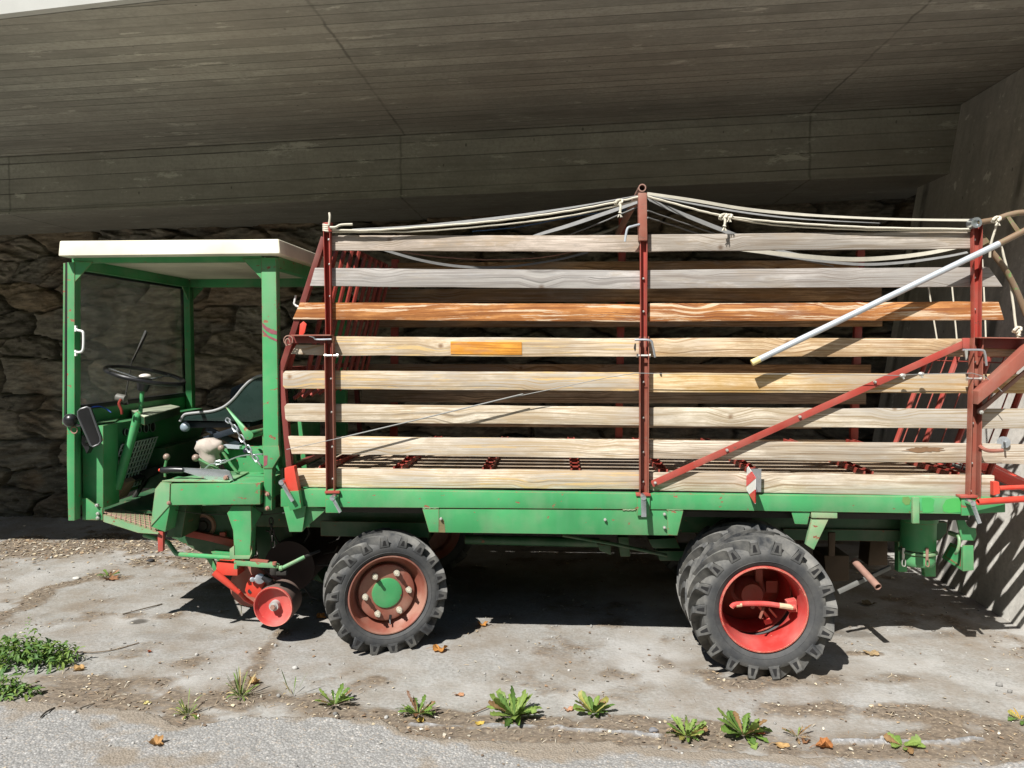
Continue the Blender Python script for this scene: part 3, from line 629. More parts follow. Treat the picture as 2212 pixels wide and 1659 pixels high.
b = MB(); b.prism([(973, 737.5), (1127, 739), (1127.5, 766.5), (973.5, 765)], BY-.0055, BY+.004); b.done('repair_patch', pal['patch'], boards['p4'], bevel=.0008)
boards['p4'].children[0]['label'] = 'bright orange patch'
# far side boards, seen through the gaps (same heights)
FY = 1.52
fz = []
for nm, tl, bl, m, r, e, re in nearb:
    a = P(m[0], m[1], BY).z; c = P(m[0], m[2], BY).z; fz.append((c, a))
dz = [.030, .022, .012, .010, .010, .008, .008, .0]
for i, (z0, z1) in enumerate(fz):
    x0 = [-1.15, -1.27, -1.36, -1.4, -1.44, -1.42, -1.4, -1.38][i]; x1 = [2.08, 2.24, 2.25, 2.25, 2.18, 2.15, 1.85, 2.1][i]
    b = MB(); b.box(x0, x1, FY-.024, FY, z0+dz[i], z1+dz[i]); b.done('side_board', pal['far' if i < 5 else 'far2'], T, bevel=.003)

# ---- stakes: open channels with bolts
def channel(b, a0, a1, c0, c1, y, dep, wall=.0035, web=.004):
    """a0,a1: left/right px at the top, c0,c1 at the bottom ((u,v)); open towards the viewer"""
    A0, A1, C0, C1 = (P(*q, y) for q in (a0, a1, c0, c1)); n = Vector((0, -dep, 0)); wx = Vector((wall, 0, 0)); wy = Vector((0, -web, 0))
    b.solid([A0, A1, C1, C0], [p+wy for p in (A0, A1, C1, C0)])
    for s, (t, u) in ((1, (A0, C0)), (-1, (A1, C1))):
        b.solid([t+wy*.98, u+wy*.98, u+wx*s+wy*.98, t+wx*s+wy*.98], [t+n, u+n, u+wx*s+n, t+wx*s+n])
st1 = MB(); channel(st1, (701.5, 482), (716.5, 482), (708, 772), (719, 772), .010, .032); st1.prism([(700.5, 480), (716, 480), (716.5, 500), (701.5, 500)], -.026, .004)
s1 = st1.done('side_stake', RED, T, bevel=.001)
b = MB(); channel(b, (706, 726), (723.5, 726), (709.5, 1062), (727.5, 1062), .009, .046, .004); s1b = b.done('side_stake', REDO, T, bevel=.001)
st2 = MB(); channel(st2, (1381.5, 500), (1397, 500), (1382.5, 770), (1396, 770), .010, .032); s2 = st2.done('side_stake', RED, T, bevel=.001)
b = MB(); channel(b, (1380, 727), (1400, 727), (1380, 1066), (1399.5, 1066), .009, .046, .004); s2b = b.done('side_stake', REDO, T, bevel=.001)
st3 = MB(); channel(st3, (2095, 482), (2115, 482), (2097, 770), (2112, 770), .010, .034); s3 = st3.done('side_stake', RED, T, bevel=.001)
b = MB(); channel(b, (2093.5, 730), (2114, 730), (2084, 1076), (2108, 1076), .009, .046, .004); s3b = b.done('side_stake', REDO, T, bevel=.001)
bolts(s1, [P(u, v, .004) for u, v in ((711, 518), (712.5, 571), (714, 640))], r=.006, d=.008)
bolts(s1b, [P(u, v, .003) for u, v in ((715.5, 818), (717, 890), (718.5, 965), (719.5, 1034))], r=.006, d=.008)
bolts(s2, [P(u, v, .004) for u, v in ((1389.5, 602), (1389.8, 673))], r=.006, d=.008)
bolts(s2b, [P(u, v, .003) for u, v in ((1389.5, 825), (1389.3, 902), (1389.2, 976), (1389, 1040))], r=.006, d=.008)
bolts(s3, [P(u, v, .004) for u, v in ((2104, 518), (2104, 600), (2104, 668))], r=.006, d=.008)
bolts(s3b, [P(u, v, .003) for u, v in ((2105, 782), (2102, 830), (2100, 914), (2098, 1000), (2095, 1060))], r=.006, d=.008)
for s, u0, u1, v in ((s1b, 703, 729, 768), (s2b, 1377, 1403, 768), (s3b, 2089, 2118, 818)):
    b = MB(); b.cyl(P(u0, v, -.028), P(u1, v, -.028), .0055, 8); b.cyl(P(u0-2, v, -.028), P(u0+2, v, -.028), .010, 6); b.cyl(P(u1-2, v, -.028), P(u1+2, v, -.028), .010, 6); b.done('hinge_bolt', BOLT, s)
for s, pts in ((s2b, ((1371, 734), (1404, 735), (1410, 748), (1415, 772))), (s3b, ((2079, 756), (2118, 756), (2127, 762), (2131, 790)))):
    b = MB(); b.tube(curve3([P(u, v, -.055) for u, v in pts], 4), .006, 8); b.done('locking_pin', STEEL, s)
b = MB(); b.prism([(1371, 742), (1374, 742), (1374, 755), (1372, 760), (1369, 752)], -.06, -.055); b.done('pin_tongue', DARK, s2b)
b = MB(); b.prism([(2084, 756), (2091, 756), (2090, 772), (2087, 778)], -.062, -.056); b.done('pin_tongue', BOLT, s3b)
# tall centre cap with cross tube on top
b = MB(); b.prism([(1378.7, 416), (1397.5, 416), (1398.5, 519.5), (1380, 519.5)], -.034, .018); cap = b.done('stake_cap', REDO, T, bevel=.004)
b = MB(); c = P(1387.3, 405.5, -.034); b.cyl(c, (c.x, 1.54, c.z), .020, 20, inner=.72); b.done('ridge_tube', RUSTY, T)
b = MB(); b.tube(curve3([P(1381, 485, -.03), P(1366, 489, -.06), P(1356, 493, -.07), P(1352, 508, -.07), P(1350, 522, -.07)], 4), .006, 8); b.done('rope_hook', ZINC, cap)
# far stakes
for (u0, v0, u1, v1) in ((853, 560, 849, 1000), (1345, 470, 1336, 1000), (1861, 540, 1844, 1000)):
    b = MB(); A = P(u0, v0, FY+.012); C_ = P(u1, v1, FY+.012); b.bar(A, C_, .052, .04); b.done('side_stake', RED, T, bevel=.003)
RED_SHADE = paint('red_paint_shaded', (.17, .026, .02), chip=.58, rust=(.10, .045, .03), seed=41., dust=.15)  # red with shade put into its colour, for recessed rails and headboard
# diagonal brace
b = MB(); b.bar(P(1408, 1046, -.012), P(2086, 741, -.012), .034, .008); br_ = b.done('diagonal_brace', RED, T, bevel=.0015)
bolts(br_, [P(u, v, -.012) for u, v in ((1415, 1042.5), (1570, 972), (1727, 900), (1889, 825))], r=.008)
b = MB(); b.prism([(2079, 730), (2095, 730), (2095, 754), (2080, 752)], -.02, -.013); b.done('brace_plate', RED, br_, bevel=.001)
# rear quarter: box rail, big diagonal, angle strip
b = MB(); b.prism([(2116, 730.5), (2230, 732), (2230, 757), (2116, 751)], -.004, .006); rr_ = b.done('rear_rail', RED_SHADE, T, bevel=.002)
b = MB(); b.prism([(2116, 728), (2230, 729.5), (2230, 732), (2116, 730.5)], -.06, .006); b.done('rail_flange', REDO, rr_, bevel=.001)
b = MB(); b.prism([(2114, 845), (2240, 728), (2240, 768), (2113, 874)], -.09, -.03); b.done('rear_diagonal', REDO, T, bevel=.004)
b = MB(); b.prism([(2113.5, 885), (2240, 778), (2240, 786), (2117, 895), (2113, 893)], -.05, -.035); rs = b.done('perforated_strip', RUSTY, T, bevel=.001)
bolts(rs, [P(2118, 890, -.05)], r=.011)
b = MB(); b.tube(curve3([P(2117, 964, -.03), P(2125, 970, -.05), P(2140, 974, -.05), P(2166, 973, -.05)], 4), .010, 8); b.done('peg_hook', REDO, T)
b = MB(); b.cyl(P(2168, 955.5, BY-.001), P(2168, 955.5, BY-.004), .030, 20); b.cyl(P(2169, 955, BY), P(2172, 953, -.05), .005, 8); b.done('rod_washer', STEEL, T)
# red rail of the headboard in front of the fourth board
b = MB(); b.prism([(630, 725), (714, 724.5), (713, 742), (628, 741)], -.012, .008); hr_ = b.done('lower_rail', RED_SHADE, T, bevel=.002)
b = MB(); b.prism([(628, 723), (714, 722.5), (714, 725.5), (628, 726)], -.06, .006); b.done('rail_flange', REDO, hr_, bevel=.001)
b = MB(); b.tube(curve3([P(668, 725, -.04), P(678, 728, -.045), P(684, 733, -.045), P(716, 732.5, -.045)], 4), .0055, 8); b.done('locking_pin', CHROME, hr_)
c = P(623, 735, -.02); b = MB(); b.tube([c+Vector((.024*math.cos(k*.449), 0, .024*math.sin(k*.449))) for k in range(14)], .0035, 6, closed=True); b.tube([c+Vector((.012*math.cos(k*.6), -.01, .02*math.sin(k*.6)-.012)) for k in range(8)], .004, 6); b.done('lynch_pin_ring', RUSTY, hr_)
# red corner post end in its pocket and the white hook
b = MB(); b.prism([(614, 1011), (635, 1007), (645, 1062), (627, 1064), (615, 1042)], -.075, -.03); b.done('corner_post', REDB, T, bevel=.004)
b = MB(); b.tube([P(639, 638, .1), P(635, 656, .1), P(640, 661, .1), P(650, 664, .1)], .006, 8); b.done('rope_hook', WHITE, T)

GRILLE_SHADE = paint('grille_red_shaded', (.26, .03, .02), chip=.62, seed=43., dust=.1)  # red darkened to paint the shadow of boards and roof on the bars
# ---- slanting headboard grille across the front of the bed
H0 = P(699, 512, .02); H1 = P(606, 800, .02); H2 = P(624, 1012, .02)
hb = MB(); hb.bar(H0, H1, .030, .04); hb.bar(H1, H2, .030, .04)
for y in (1.50,): hb.bar(Vector((H0.x, y, H0.z)), Vector((H1.x, y, H1.z)), .03, .04); hb.bar(Vector((H1.x, y, H1.z)), Vector((H2.x, y, H2.z)), .03, .04)
for p in (H0, lerp(H0, H1, .55), H1, H2): hb.box(p.x-.015, p.x+.015, .062, 1.498, p.z-.015, p.z+.015)
hd = hb.done('headboard', RED_SHADE, T, bevel=.002)
b = MB(); e0 = lerp(H0, H1, .01)+Vector((.05, 0, 0)); e1 = P(612, 848, .02)+Vector((.07, 0, 0)); e2 = e1+Vector((-.05, 0, -.04))
k = 0
first = None
for y in np.linspace(.13, 1.45, 10):
    if first is None:
        b.tube([(e0.x, y, e0.z), (e1.x, y, e1.z), (e2.x, y, e2.z)], .0125, 6); first = b.done('grille_bar', GRILLE_SHADE, hd, origin=(e0.x, y, e0.z))
    else: copyo(first, Vector((e0.x, y, e0.z))-worldloc(hd), hd)
b = MB(); b.prism([(606, 800), (612, 780), (640, 690), (655, 700), (628, 800)], .075, .085); b.done('side_plate', RED, hd)
b = MB(); b.prism([(648, 700), (655, 694), (662, 700), (658, 718), (644, 740)], -.005, .004); b.done('hinge_ear', REDB, hd, bevel=.001)
b = MB(); b.prism([(607, 910), (622, 912), (650, 1062), (612, 1062)], .09, .12); b.prism([(640, 880), (650, 905), (668, 1055), (655, 1055)], .35, .38); b.done('bulkhead', GREEN, T, bevel=.003)

# ---- slatted floor with scraper chains
ZF = P(1300, 1024, .06).z
fl = MB(); first = None
ys = np.arange(.09, 1.49, .066)
for y in ys:
    if first is None: fl.box(-1.36, 2.18, y-.024, y+.024, ZF-.022, ZF); first = fl.done('floor_slat', pal['floor'], T, bevel=.003, origin=(0, y, ZF))
    else: copyo(first, Vector((0, y+RNG.uniform(-.003, .003), ZF))-worldloc(T), T)
for ub in (700, 860, 1052, 1243, 1432, 1632, 1875, 2060):
    x = P(ub, 1019, .06).x; b = MB()
    for sx in (-.021, .021): b.box(x+sx-.004, x+sx+.004, .05, 1.48, ZF+.002, ZF+.03)
    b.box(x-.02, x+.02, .05, 1.48, ZF+.002, ZF+.006)
    for y in ys: b.box(x-.018, x+.018, y+.022, y+.042, ZF+.006, ZF+.024)
    b.done('scraper_bar', RED, T)
# red/white warning plate standing out from the sill
wp = MB(); a0, a1, a2, a3 = P(1614.5, 1003, .0), P(1650, 1030, -.145), P(1642, 1086, -.145), P(1612, 1058, .0)
wx = a0.x; a = [Vector((wx-.002, q[0], q[1])) for q in ((.0, a0.z), (-.175, a1.z-.0), (-.175, a2.z), (.0, a3.z))]
def wplate(d0, d1, mat, name, parent, off):
    """strip of the plate between two diagonals (0..1 along the diagonal)"""
    A, Bq, Cq, D = a
    def clip(poly, f, lim, keep_less):
        out = []
        for i in range(len(poly)):
            p, q = poly[i], poly[(i+1) % len(poly)]; fp, fq = f(p)-lim, f(q)-lim
            if keep_less: fp, fq = -fp, -fq
            if fp >= 0: out.append(p)
            if (fp >= 0) != (fq >= 0): out.append(p.lerp(q, fp/(fp-fq)))
        return out
    zt = max(p.z for p in a); zb_ = min(p.z for p in a)
    f = lambda p: (-p.y)/.175*.42+(zt-p.z)/(zt-zb_)
    poly = clip(clip(a, f, d0, False), f, d1, True)
    if len(poly) < 3: return None
    b = MB(); o = Vector((off, 0, 0)); b.solid([p+o for p in poly], [p-o for p in poly]); return b.done(name, mat, parent)
b = MB(); o_ = Vector((.001, 0, 0)); b.solid([p+o_ for p in a], [p-o_ for p in a]); plate = b.done('warning_plate', WHITE, T)
REDREF = plain('red_reflector', (.62, .03, .04), .35, 0, .08, 30)
for d0, d1 in ((.0, .10), (.36, .68), (1.0, 1.4)): wplate(d0, d1, REDREF, 'red_stripe', plate, .0022)
b = MB(); b.box(wx-.001, wx+.062, -.036, -.033, a3.z-.004, a3.z+.115); b.done('plate_bracket', STEEL, plate)
bolts(plate, [Vector((wx+.002, -.03, a3.z+.03)), Vector((wx+.002, -.03, a3.z+.09))], r=.006)
CABLE = plain('grey_cable', (.22, .22, .21), .6, .2, .2, 30)
# wires: cable across the boards
b = MB(); b.tube([P(619, 971, -.05), P(735, 946, -.06), P(1060, 868, -.045), P(1310, 816, -.05), P(1372, 806, -.05), P(1480, 808, -.05), P(1700, 808, -.05), P(1940, 811, -.05), P(1990, 808, -.05), P(2100, 806, -.055), P(2130, 815, -.07), P(2165, 846, -.095)], .0020, 6); b.done('release_cable', CABLE, T)
b = MB(); b.tube([P(735, 946, -.06), P(900, 907, -.052), P(1130, 851, -.047)], .0034, 8); b.done('cable_sleeve', CABLE, T)
for uu, vv in ((1950, 811), (1990, 808)):
    b = MB(); b.ball(P(uu, vv, -.05), .011, (1.5, 1, 1), 8); b.cyl(P(uu-2, vv-4, -.05), P(uu+3, vv+8, -.055), .005, 6); b.done('cable_clamp', BOLT, T)

# ---- rear arch tubes, pole and mesh tailgate
b = MB(); c = P(2105, 482, -.03); b.cyl(c+Vector((0, .03, 0)), c-Vector((0, .02, 0)), .026, 20, inner=.6); ey = b.done('pivot_eye', CHROME, T)
b = MB(); b.tube(curve3([P(2110, 482, -.03), P(2130, 478, -.03), P(2151, 474, -.03), P(2180, 464, -.03), P(2212, 459, -.03), P(2260, 462, -.03)], 5), .0145, 12)
b.tube([P(2157, 527, -.06), P(2212, 499, -.06), P(2260, 474, -.06)], .0155, 12); b.prism([(2174, 469), (2182, 467), (2206, 499), (2196, 503)], -.05, -.04)
b.tube(curve3([P(2110, 500, .03), P(2131, 528, .03), P(2147, 550, .03), P(2170, 580, .03), P(2188, 612, .03), P(2203, 645, .03), P(2225, 700, .03)], 5), .0145, 12); b.prism([(2119, 499), (2133, 515), (2138, 522), (2120, 532)], .005, .015)
arch = b.done('rear_arch', BROWNP, T)
b = MB(); b.tube([P(1630, 781, -.065), P(2158, 526.5, -.06)], .0155, 14); pole = b.done('support_pole', ZINC, T)
YEL = plain('yellow_tape', (.75, .62, .28), .6, 0, .1, 30)
b = MB(); b.tube([P(1624, 784, -.065), P(1641, 776, -.065)], .0163, 14); b.done('pole_tip', YEL, pole)
# tailgate: tube frame leaning outwards, mesh of thin bars
g0 = Vector((2.22, 0, .93)); g1 = Vector((2.44, 0, 1.58)); tg = MB()
for y in (.10, 1.22): tg.tube([g0+Vector((0, y, 0)), g1+Vector((0, y, 0))], .016, 8)
for y in (.5, .85): tg.tube([g0+Vector((0, y, 0)), g1+Vector((0, y, 0))], .016, 8)
for t_ in (0, 1): p = g0.lerp(g1, t_); tg.tube([p+Vector((0, .10, 0)), p+Vector((0, 1.22, 0))], .018, 8)
tg = tg.done('tailgate', RED, T)
first = None
for y in np.arange(.20, 1.22, .155):
    if first is None: b = MB(); b.tube([g0+Vector((0, y, 0)), g1+Vector((0, y, 0))], .004, 6); first = b.done('mesh_rod', RED, tg, origin=g0+Vector((0, y, 0)))
    else: copyo(first, g0+Vector((0, y, 0))-worldloc(tg), tg)
first = None
for t_ in (.06, .93):
    p = g0.lerp(g1, t_)
    if first is None: b = MB(); b.tube([p+Vector((0, .1, 0)), p+Vector((0, 1.22, 0))], .004, 6); first = b.done('cross_rod', RED, tg, origin=p)
    else: copyo(first, p-worldloc(tg), tg)
b = MB(); b.tube([P(2112, 1084.5, -.09), P(2240, 1076, -.05)], .0165, 12, inner=.75); b.done('bumper_tube', REDB, T)
b = MB(); b.tube([P(2158, 1054.5, -.04), P(2240, 1051, -.02)], .0115, 10); b.prism([(2146, 1041), (2158, 1041), (2160, 1066), (2146, 1070)], -.05, -.02); b.done('gate_bar', REDB, T)
b = MB(); b.tube(curve3([P(2070, 985, .25), P(2105, 1000, .3), P(2150, 1022, .3), P(2200, 1045, .3), P(2260, 1060, .3)], 4), .03, 10); b.tube([P(2120, 1000, .5), P(2240, 1060, .5)], .03, 10); b.done('hinge_arm', REDB, T)
# ================================================================ THE CAB
YC0, YC1 = .0, 1.36
def xz(u, v, y): p = P(u, v, y); return p.x, p.z
b = MB(); b.solid([P(125, 553.5, -.065), P(605, 548.5, -.065), P(602, 516, -.05), P(128, 520, -.05)],
                  [(P(125, 553, -.065).x, 1.46, P(125, 553.5, -.065).z), (P(605, 548, -.065).x, 1.46, P(605, 548.5, -.065).z), (P(602, 516, -.05).x, 1.44, P(602, 516, -.05).z), (P(128, 520, -.05).x, 1.44, P(128, 520, -.05).z)])
roof = b.done('cab_roof', CREAM, T, bevel=.010, seg=3)
b = MB()
for u, y in ((140, .3), (420, .4), (590, .3)): b.cyl((P(u, 517, y).x, y, P(u, 517, -.05).z), (P(u, 517, y).x, y, P(u, 517, -.05).z+.012), .008, 8)
b.done('roof_bolt', BOLT, roof)
fp = MB(); fp.prism([(145, 566), (161, 566), (161, 1000), (161, 1125), (147, 1125), (144, 1000)], .0, .055); fpost = fp.done('cab_post', GREEN2, T, bevel=.004)
xa, xb = P(143, 700, 0).x, P(161, 700, 0).x; zt = P(150, 560, 0).z; zlow = P(150, 1125, 0).z
b = MB(); b.box(xa, xb, 1.31, 1.365, .75, zt); b.done('cab_post', GREEN, T, bevel=.004)
b = MB(); b.prism([(564, 556), (596, 556), (601.5, 965), (604, 984), (588, 1012), (587, 1103), (570, 1103), (569, 1012), (568.5, 965)], .0, .055); rp = b.done('cab_post', GREEN2, T, bevel=.004)
b = MB(); b.prism([(567.6, 963.5), (602.3, 963), (604.5, 985), (588, 1012), (569, 1012)], -.004, .001); b.done('post_sleeve', GREEN2, rp, bevel=.001)
SCR = plain('scrape_stain', (.24, .07, .085), .6, 0, .4, 60)
for px in ([(566.5, 697), (576, 706), (588, 712), (598, 715), (598, 723), (586, 721), (574, 714), (566.8, 706)], [(567, 712), (578, 724), (598, 733), (598, 738), (580, 730), (567, 718)], [(570, 984), (578, 984), (577, 1004), (570, 1008)]):
    b = MB(); b.prism(px, -.0048 if px[0][1] > 900 else -.0012, -.0004); b.done('paint_scrape', SCR, rp)
bolts(rp, [P(579, 1067, 0), P(579, 1097, 0)], r=.012, d=.014, mat=RUSTY)
xr0, xr1 = P(566, 700, 0).x, P(598, 700, 0).x
b = MB(); b.box(xr0, xr1, 1.31, 1.365, .75, zt); b.done('cab_post', GREEN, T, bevel=.004)
for px in ([(160.5, 564.5), (200, 566), (161, 609.5)], [(523, 559), (565, 559), (565, 603)]):
    b = MB(); b.prism(px, .004, .012); b.done('corner_gusset', GREEN2, T, bevel=.001)
b = MB(); q = P(160, 566, .0).z; x = P(160, 600, 0).x; b.solid([(x, 1.352, q), (x+.11, 1.352, q), (x, 1.352, q-.12)], [(x, 1.36, q), (x+.11, 1.36, q), (x, 1.36, q-.12)]); b.solid([(x-.02, 1.30, q), (x-.02, 1.19, q), (x-.02, 1.30, q-.12)], [(x-.012, 1.30, q), (x-.012, 1.19, q), (x-.012, 1.30, q-.12)]); b.done('corner_gusset', GREEN, T)
zr0, zr1 = P(300, 567, .01).z, P(300, 551, .01).z
for y0, y1 in ((.012, .05), (1.315, 1.355)):
    b = MB(); b.box(xb+.001, xr0-.001, y0, y1, zr0-(.03 if y0 > 1 else 0), zr1); b.done('roof_rail', GREEN, T, bevel=.003)
for x0, x1 in ((xa+.004, xb-.004), (xr0+.004, xr1-.004)):
    b = MB(); b.box(x0, x1, .056, 1.309, zr0-.03, zr1); b.done('roof_rail', GREEN, T, bevel=.003)
b = MB(); b.box(xr1+.02, xr1+.30, 1.315, 1.355, zr0-.03, zr1); b.done('roof_rail', GREEN, T, bevel=.003)
# windscreen with its rubber seal
xw = xa-.012; zw0 = P(164, 880, .05).z; zw1 = zr0-.035
g = NT('dusty_glass'); gc = g.co(); lw = g.n('LayerWeight', {'Blend': .5}); fr = g.n('Math', {0: g.ma('MULTIPLY', g.ma('POWER', lw.outputs['Facing'], 4.0), .55), 1: .02}, operation='ADD'); gl = g.n('BsdfGlossy', {'Roughness': .04, 'Color': (.9, .95, .92)}); tr = g.n('BsdfTransparent', {'Color': (.99, 1.0, .99)}); df = g.n('BsdfDiffuse', {'Color': (.6, .6, .57)})
m1 = g.n('MixShader', {0: fr.outputs[0]}); g.set(m1.inputs[1], tr.outputs[0]); g.set(m1.inputs[2], gl.outputs[0])
du = g.ma('ADD', g.ma('MULTIPLY', g.ramp(g.noise(gc, 5, 5, .7), [(.42, 0.), (.72, 1.)]), .20), .07)
m2 = g.n('MixShader', {0: du}); g.set(m2.inputs[1], m1.outputs[0]); g.set(m2.inputs[2], df.outputs[0]); g.set(g.out.inputs[0], m2.outputs[0])
b = MB(); b.box(xw-.003, xw+.003, .07, 1.33, zw0, zw1); ws = b.done('windscreen', g.m, T, smooth=False)
b = MB()
def frame(b, x0, x1, y0, y1, z0, z1, w):
    b.box(x0, x1, y0, y0+w, z0, z1); b.box(x0, x1, y1-w, y1, z0, z1); b.box(x0, x1, y0+w, y1-w, z0, z0+w); b.box(x0, x1, y0+w, y1-w, z1-w, z1)
frame(b, xw-.012, xw+.012, .055, 1.345, zw0-.02, zw1+.02, .028); b.done('rubber_seal', RUBBER, ws, bevel=.004)
b = MB(); b.prism([(141.2, 567), (144.6, 567), (142, 917), (138.6, 917)], .003, .05); b.done('door_seal', RUBBER, T)
b = MB(); b.prism([(136.6, 568), (141, 568), (138.6, 917), (134.5, 917)], .0, .06); b.done('windscreen_frame', GREEN2, T, bevel=.001)
b = MB(); b.box(xw-.008, xw+.004, .06, 1.34, .74, zw0-.022); b.done('front_panel', GREEN, T)
for pts in (((422-82, 735), (420-100, 760), (272, 873)), ((313, 720), (300, 755), (284, 775))):
    pass
b = MB(); A = XP(285, 780, xw+.03); C_ = XP(315, 720, xw+.02); b.bar(A, C_, .014, .006, (1, 0, 0)); b.tube([XP(268, 872, xw+.02), A], .004, 6); b.prism([(266, 876), (272, 850), (278, 874)], A.y-.05, A.y-.04); b.done('wiper', DARK, ws)
b = MB(); A = XP(300, 760, xw-.02); C_ = XP(318, 716, xw-.02); b.bar(A, C_, .022, .012, (-1, 0, 0)); b.done('wiper_blade', BLACK, ws)
b = MB(); b.tube(curve3([P(163, 711, -.01), P(170, 714, -.01), P(178, 716, -.01), P(180.5, 724, -.01), P(180, 750, -.01), P(177, 759, -.01), P(170, 761, -.01), P(162, 760, -.01)], 4), .0065, 10)
b.prism([(160.5, 703), (164, 703), (164, 716), (160.5, 716)], -.014, .0); b.prism([(160.5, 756), (164, 756), (164, 769), (160.5, 769)], -.014, .0); b.done('grab_handle', WHITE, T, ang=50)
# dashboard
ztop = P(200, 919, .1).z; xd0 = P(176, 1000, .1).x; xd1 = P(223, 1000, .1).x; zbot = P(200, 1097, .1).z
b = MB(); b.solid([P(177, 921, .1), P(223, 919, .1), P(223, 1098, .1), P(179, 1080, .1)], [(xd0, .25, ztop), (xd1, .25, ztop), (xd1, .25, zbot), (xd0, .25, zbot+.03)]); b.done('dash_cabinet', GREEN2, T, bevel=.004)
b = MB(); b.solid([(xd0, .252, zbot), (xd1-.13, .252, zbot), (xd1-.01, .252, ztop-.14), (xd1-.01, .252, ztop-.002), (xd0, .252, ztop-.002)], [(xd0, 1.33, zbot), (xd1-.13, 1.33, zbot), (xd1-.01, 1.33, ztop-.14), (xd1-.01, 1.33, ztop-.002), (xd0, 1.33, ztop-.002)]); dash = b.done('dashboard', GREEN, T, bevel=.005)
b = MB(); b.box(xw+.013, xd0-.001, .1, 1.33, ztop-.03, ztop-.008); b.done('dash_shelf', GREEN_SHADE, T)
PALEP = plain('pale_green_cover', (.52, .56, .42), .55, 0, .12, 14)
b = MB(); zp = ztop+.045; q4 = [G(275, 882, zp), G(340, 868, zp), G(389, 878, zp), G(312, 900, zp)]; b.solid(q4, [p-Vector((0, 0, .006)) for p in q4]); b.done('dash_cover', PALEP, dash, bevel=.002); b = MB(); b.solid([p-Vector((0, 0, .007)) for p in q4], [p-Vector((0, 0, .05)) for p in q4]); b.done('dash_hump', GREEN_SHADE, dash)
b = MB(); q4 = [G(208, 917, ztop+.002), G(213, 909, ztop+.002), G(258, 905, ztop+.002), G(250, 911, ztop+.002)]; b.solid(q4, [p+Vector((0, 0, .005)) for p in q4]); b.done('dash_edge', GREENP, dash, bevel=.001)
for y, r in ((.33, .020), (.40, .022), (.47, .018), (.545, .026), (.62, .030)):
    c = Vector((xd1-.01, y, ztop-.062)); b = MB(); b.cyl(c, c+Vector((.014, 0, 0)), r, 20); ga = b.done('gauge', BLACK, T if False else dash, bevel=.002)
    b = MB(); b.tube([c+Vector((.015, r*math.cos(k*.3142), r*math.sin(k*.3142))) for k in range(20)], .0028, 6, closed=True); b.done('gauge_ring', STEEL, dash)
WIRE = plain('wire_mesh', (.72, .72, .70), .4, .2, .15, 30)
gr0 = (xd1-.004, ztop-.13); gr1 = (xd1-.125, zbot+.03)
b = MB(); y0, y1 = .27, .66
def gpt(y, t_): return Vector((lerp(gr0[0], gr1[0], t_)+.014, y, lerp(gr0[1], gr1[1], t_)))
for k in range(12): y = lerp(y0, y1, k/11); b.tube([gpt(y, 0), gpt(y, 1)], .0046, 5)
for k in range(10): b.tube([gpt(y0, k/9)+Vector((.004, 0, .002)), gpt(y1, k/9)+Vector((.004, 0, .002))], .0042, 5)
b.done('wire_grille', WIRE, T)
b = MB(); b.solid([gpt(.28, -.02)-Vector((.010, 0, 0)), gpt(.65, -.02)-Vector((.010, 0, 0)), gpt(.65, 1.02)-Vector((.010, 0, 0)), gpt(.28, 1.02)-Vector((.010, 0, 0))], [gpt(.28, -.02)-Vector((.006, 0, 0)), gpt(.65, -.02)-Vector((.006, 0, 0)), gpt(.65, 1.02)-Vector((.006, 0, 0)), gpt(.28, 1.02)-Vector((.006, 0, 0))]); b.done('radiator_core', DARK, T)
b = MB(); b.box(xd1-.13, xd1+.05, .69, 1.30, zbot, ztop-.2); b.done('engine_cover', GREEN_SHADE, T, bevel=.01)
zfl = .672
b = MB(); b.box(xd1-.2, P(566, 1000, .3).x, .30, 1.30, zfl-.02, zfl); b.done('cab_floor', GREEN_SHADE, T)
# tread plate step
TREAD = paint('tread_plate', (.20, .27, .13), chip=.52, rust=(.19, .10, .06), seed=22., dust=.7, dcol=(.40, .34, .22))
st = [P(223, 1110, .06), P(342, 1150, -.035), P(332, 1097.5, .55), P(228, 1101, .22)]
b = MB(); b.solid(st, [p-Vector((0, 0, .006)) for p in st]); step = b.done('step_plate', TREAD, T)
b = MB()
for k in range(11):
    t_ = (k+.5)/11; b.tube([lerp(st[0], st[1], t_)+Vector((0, 0, .002)), lerp(st[3], st[2], t_)+Vector((0, 0, .002))], .0032, 4)
for k in range(1, 9): t_ = k/9; b.tube([lerp(st[0], st[3], t_)+Vector((0, 0, .0018)), lerp(st[1], st[2], t_)+Vector((0, 0, .0018))], .0028, 4)
b.done('tread_ridges', RUSTY, step)
b = MB(); lp = [P(223, 1111, .055), P(342, 1151, -.04), P(341, 1154, -.04), P(298, 1151, -.0), P(223, 1127, .055)]; b.solid(lp, [p+Vector((.004, .006, 0)) for p in lp]); b.done('step_lip', GREENP, step)
b = MB(); b.prism([(176.5, 1077), (186, 1076), (205, 1090), (221, 1099), (222, 1124), (178, 1123)], .052, .06); bp = b.done('step_bracket', GREEN2, T, bevel=.001)
bolts(bp, [P(211, 1091, .052), P(213, 1109, .052), P(213, 1118, .052)], r=.010)
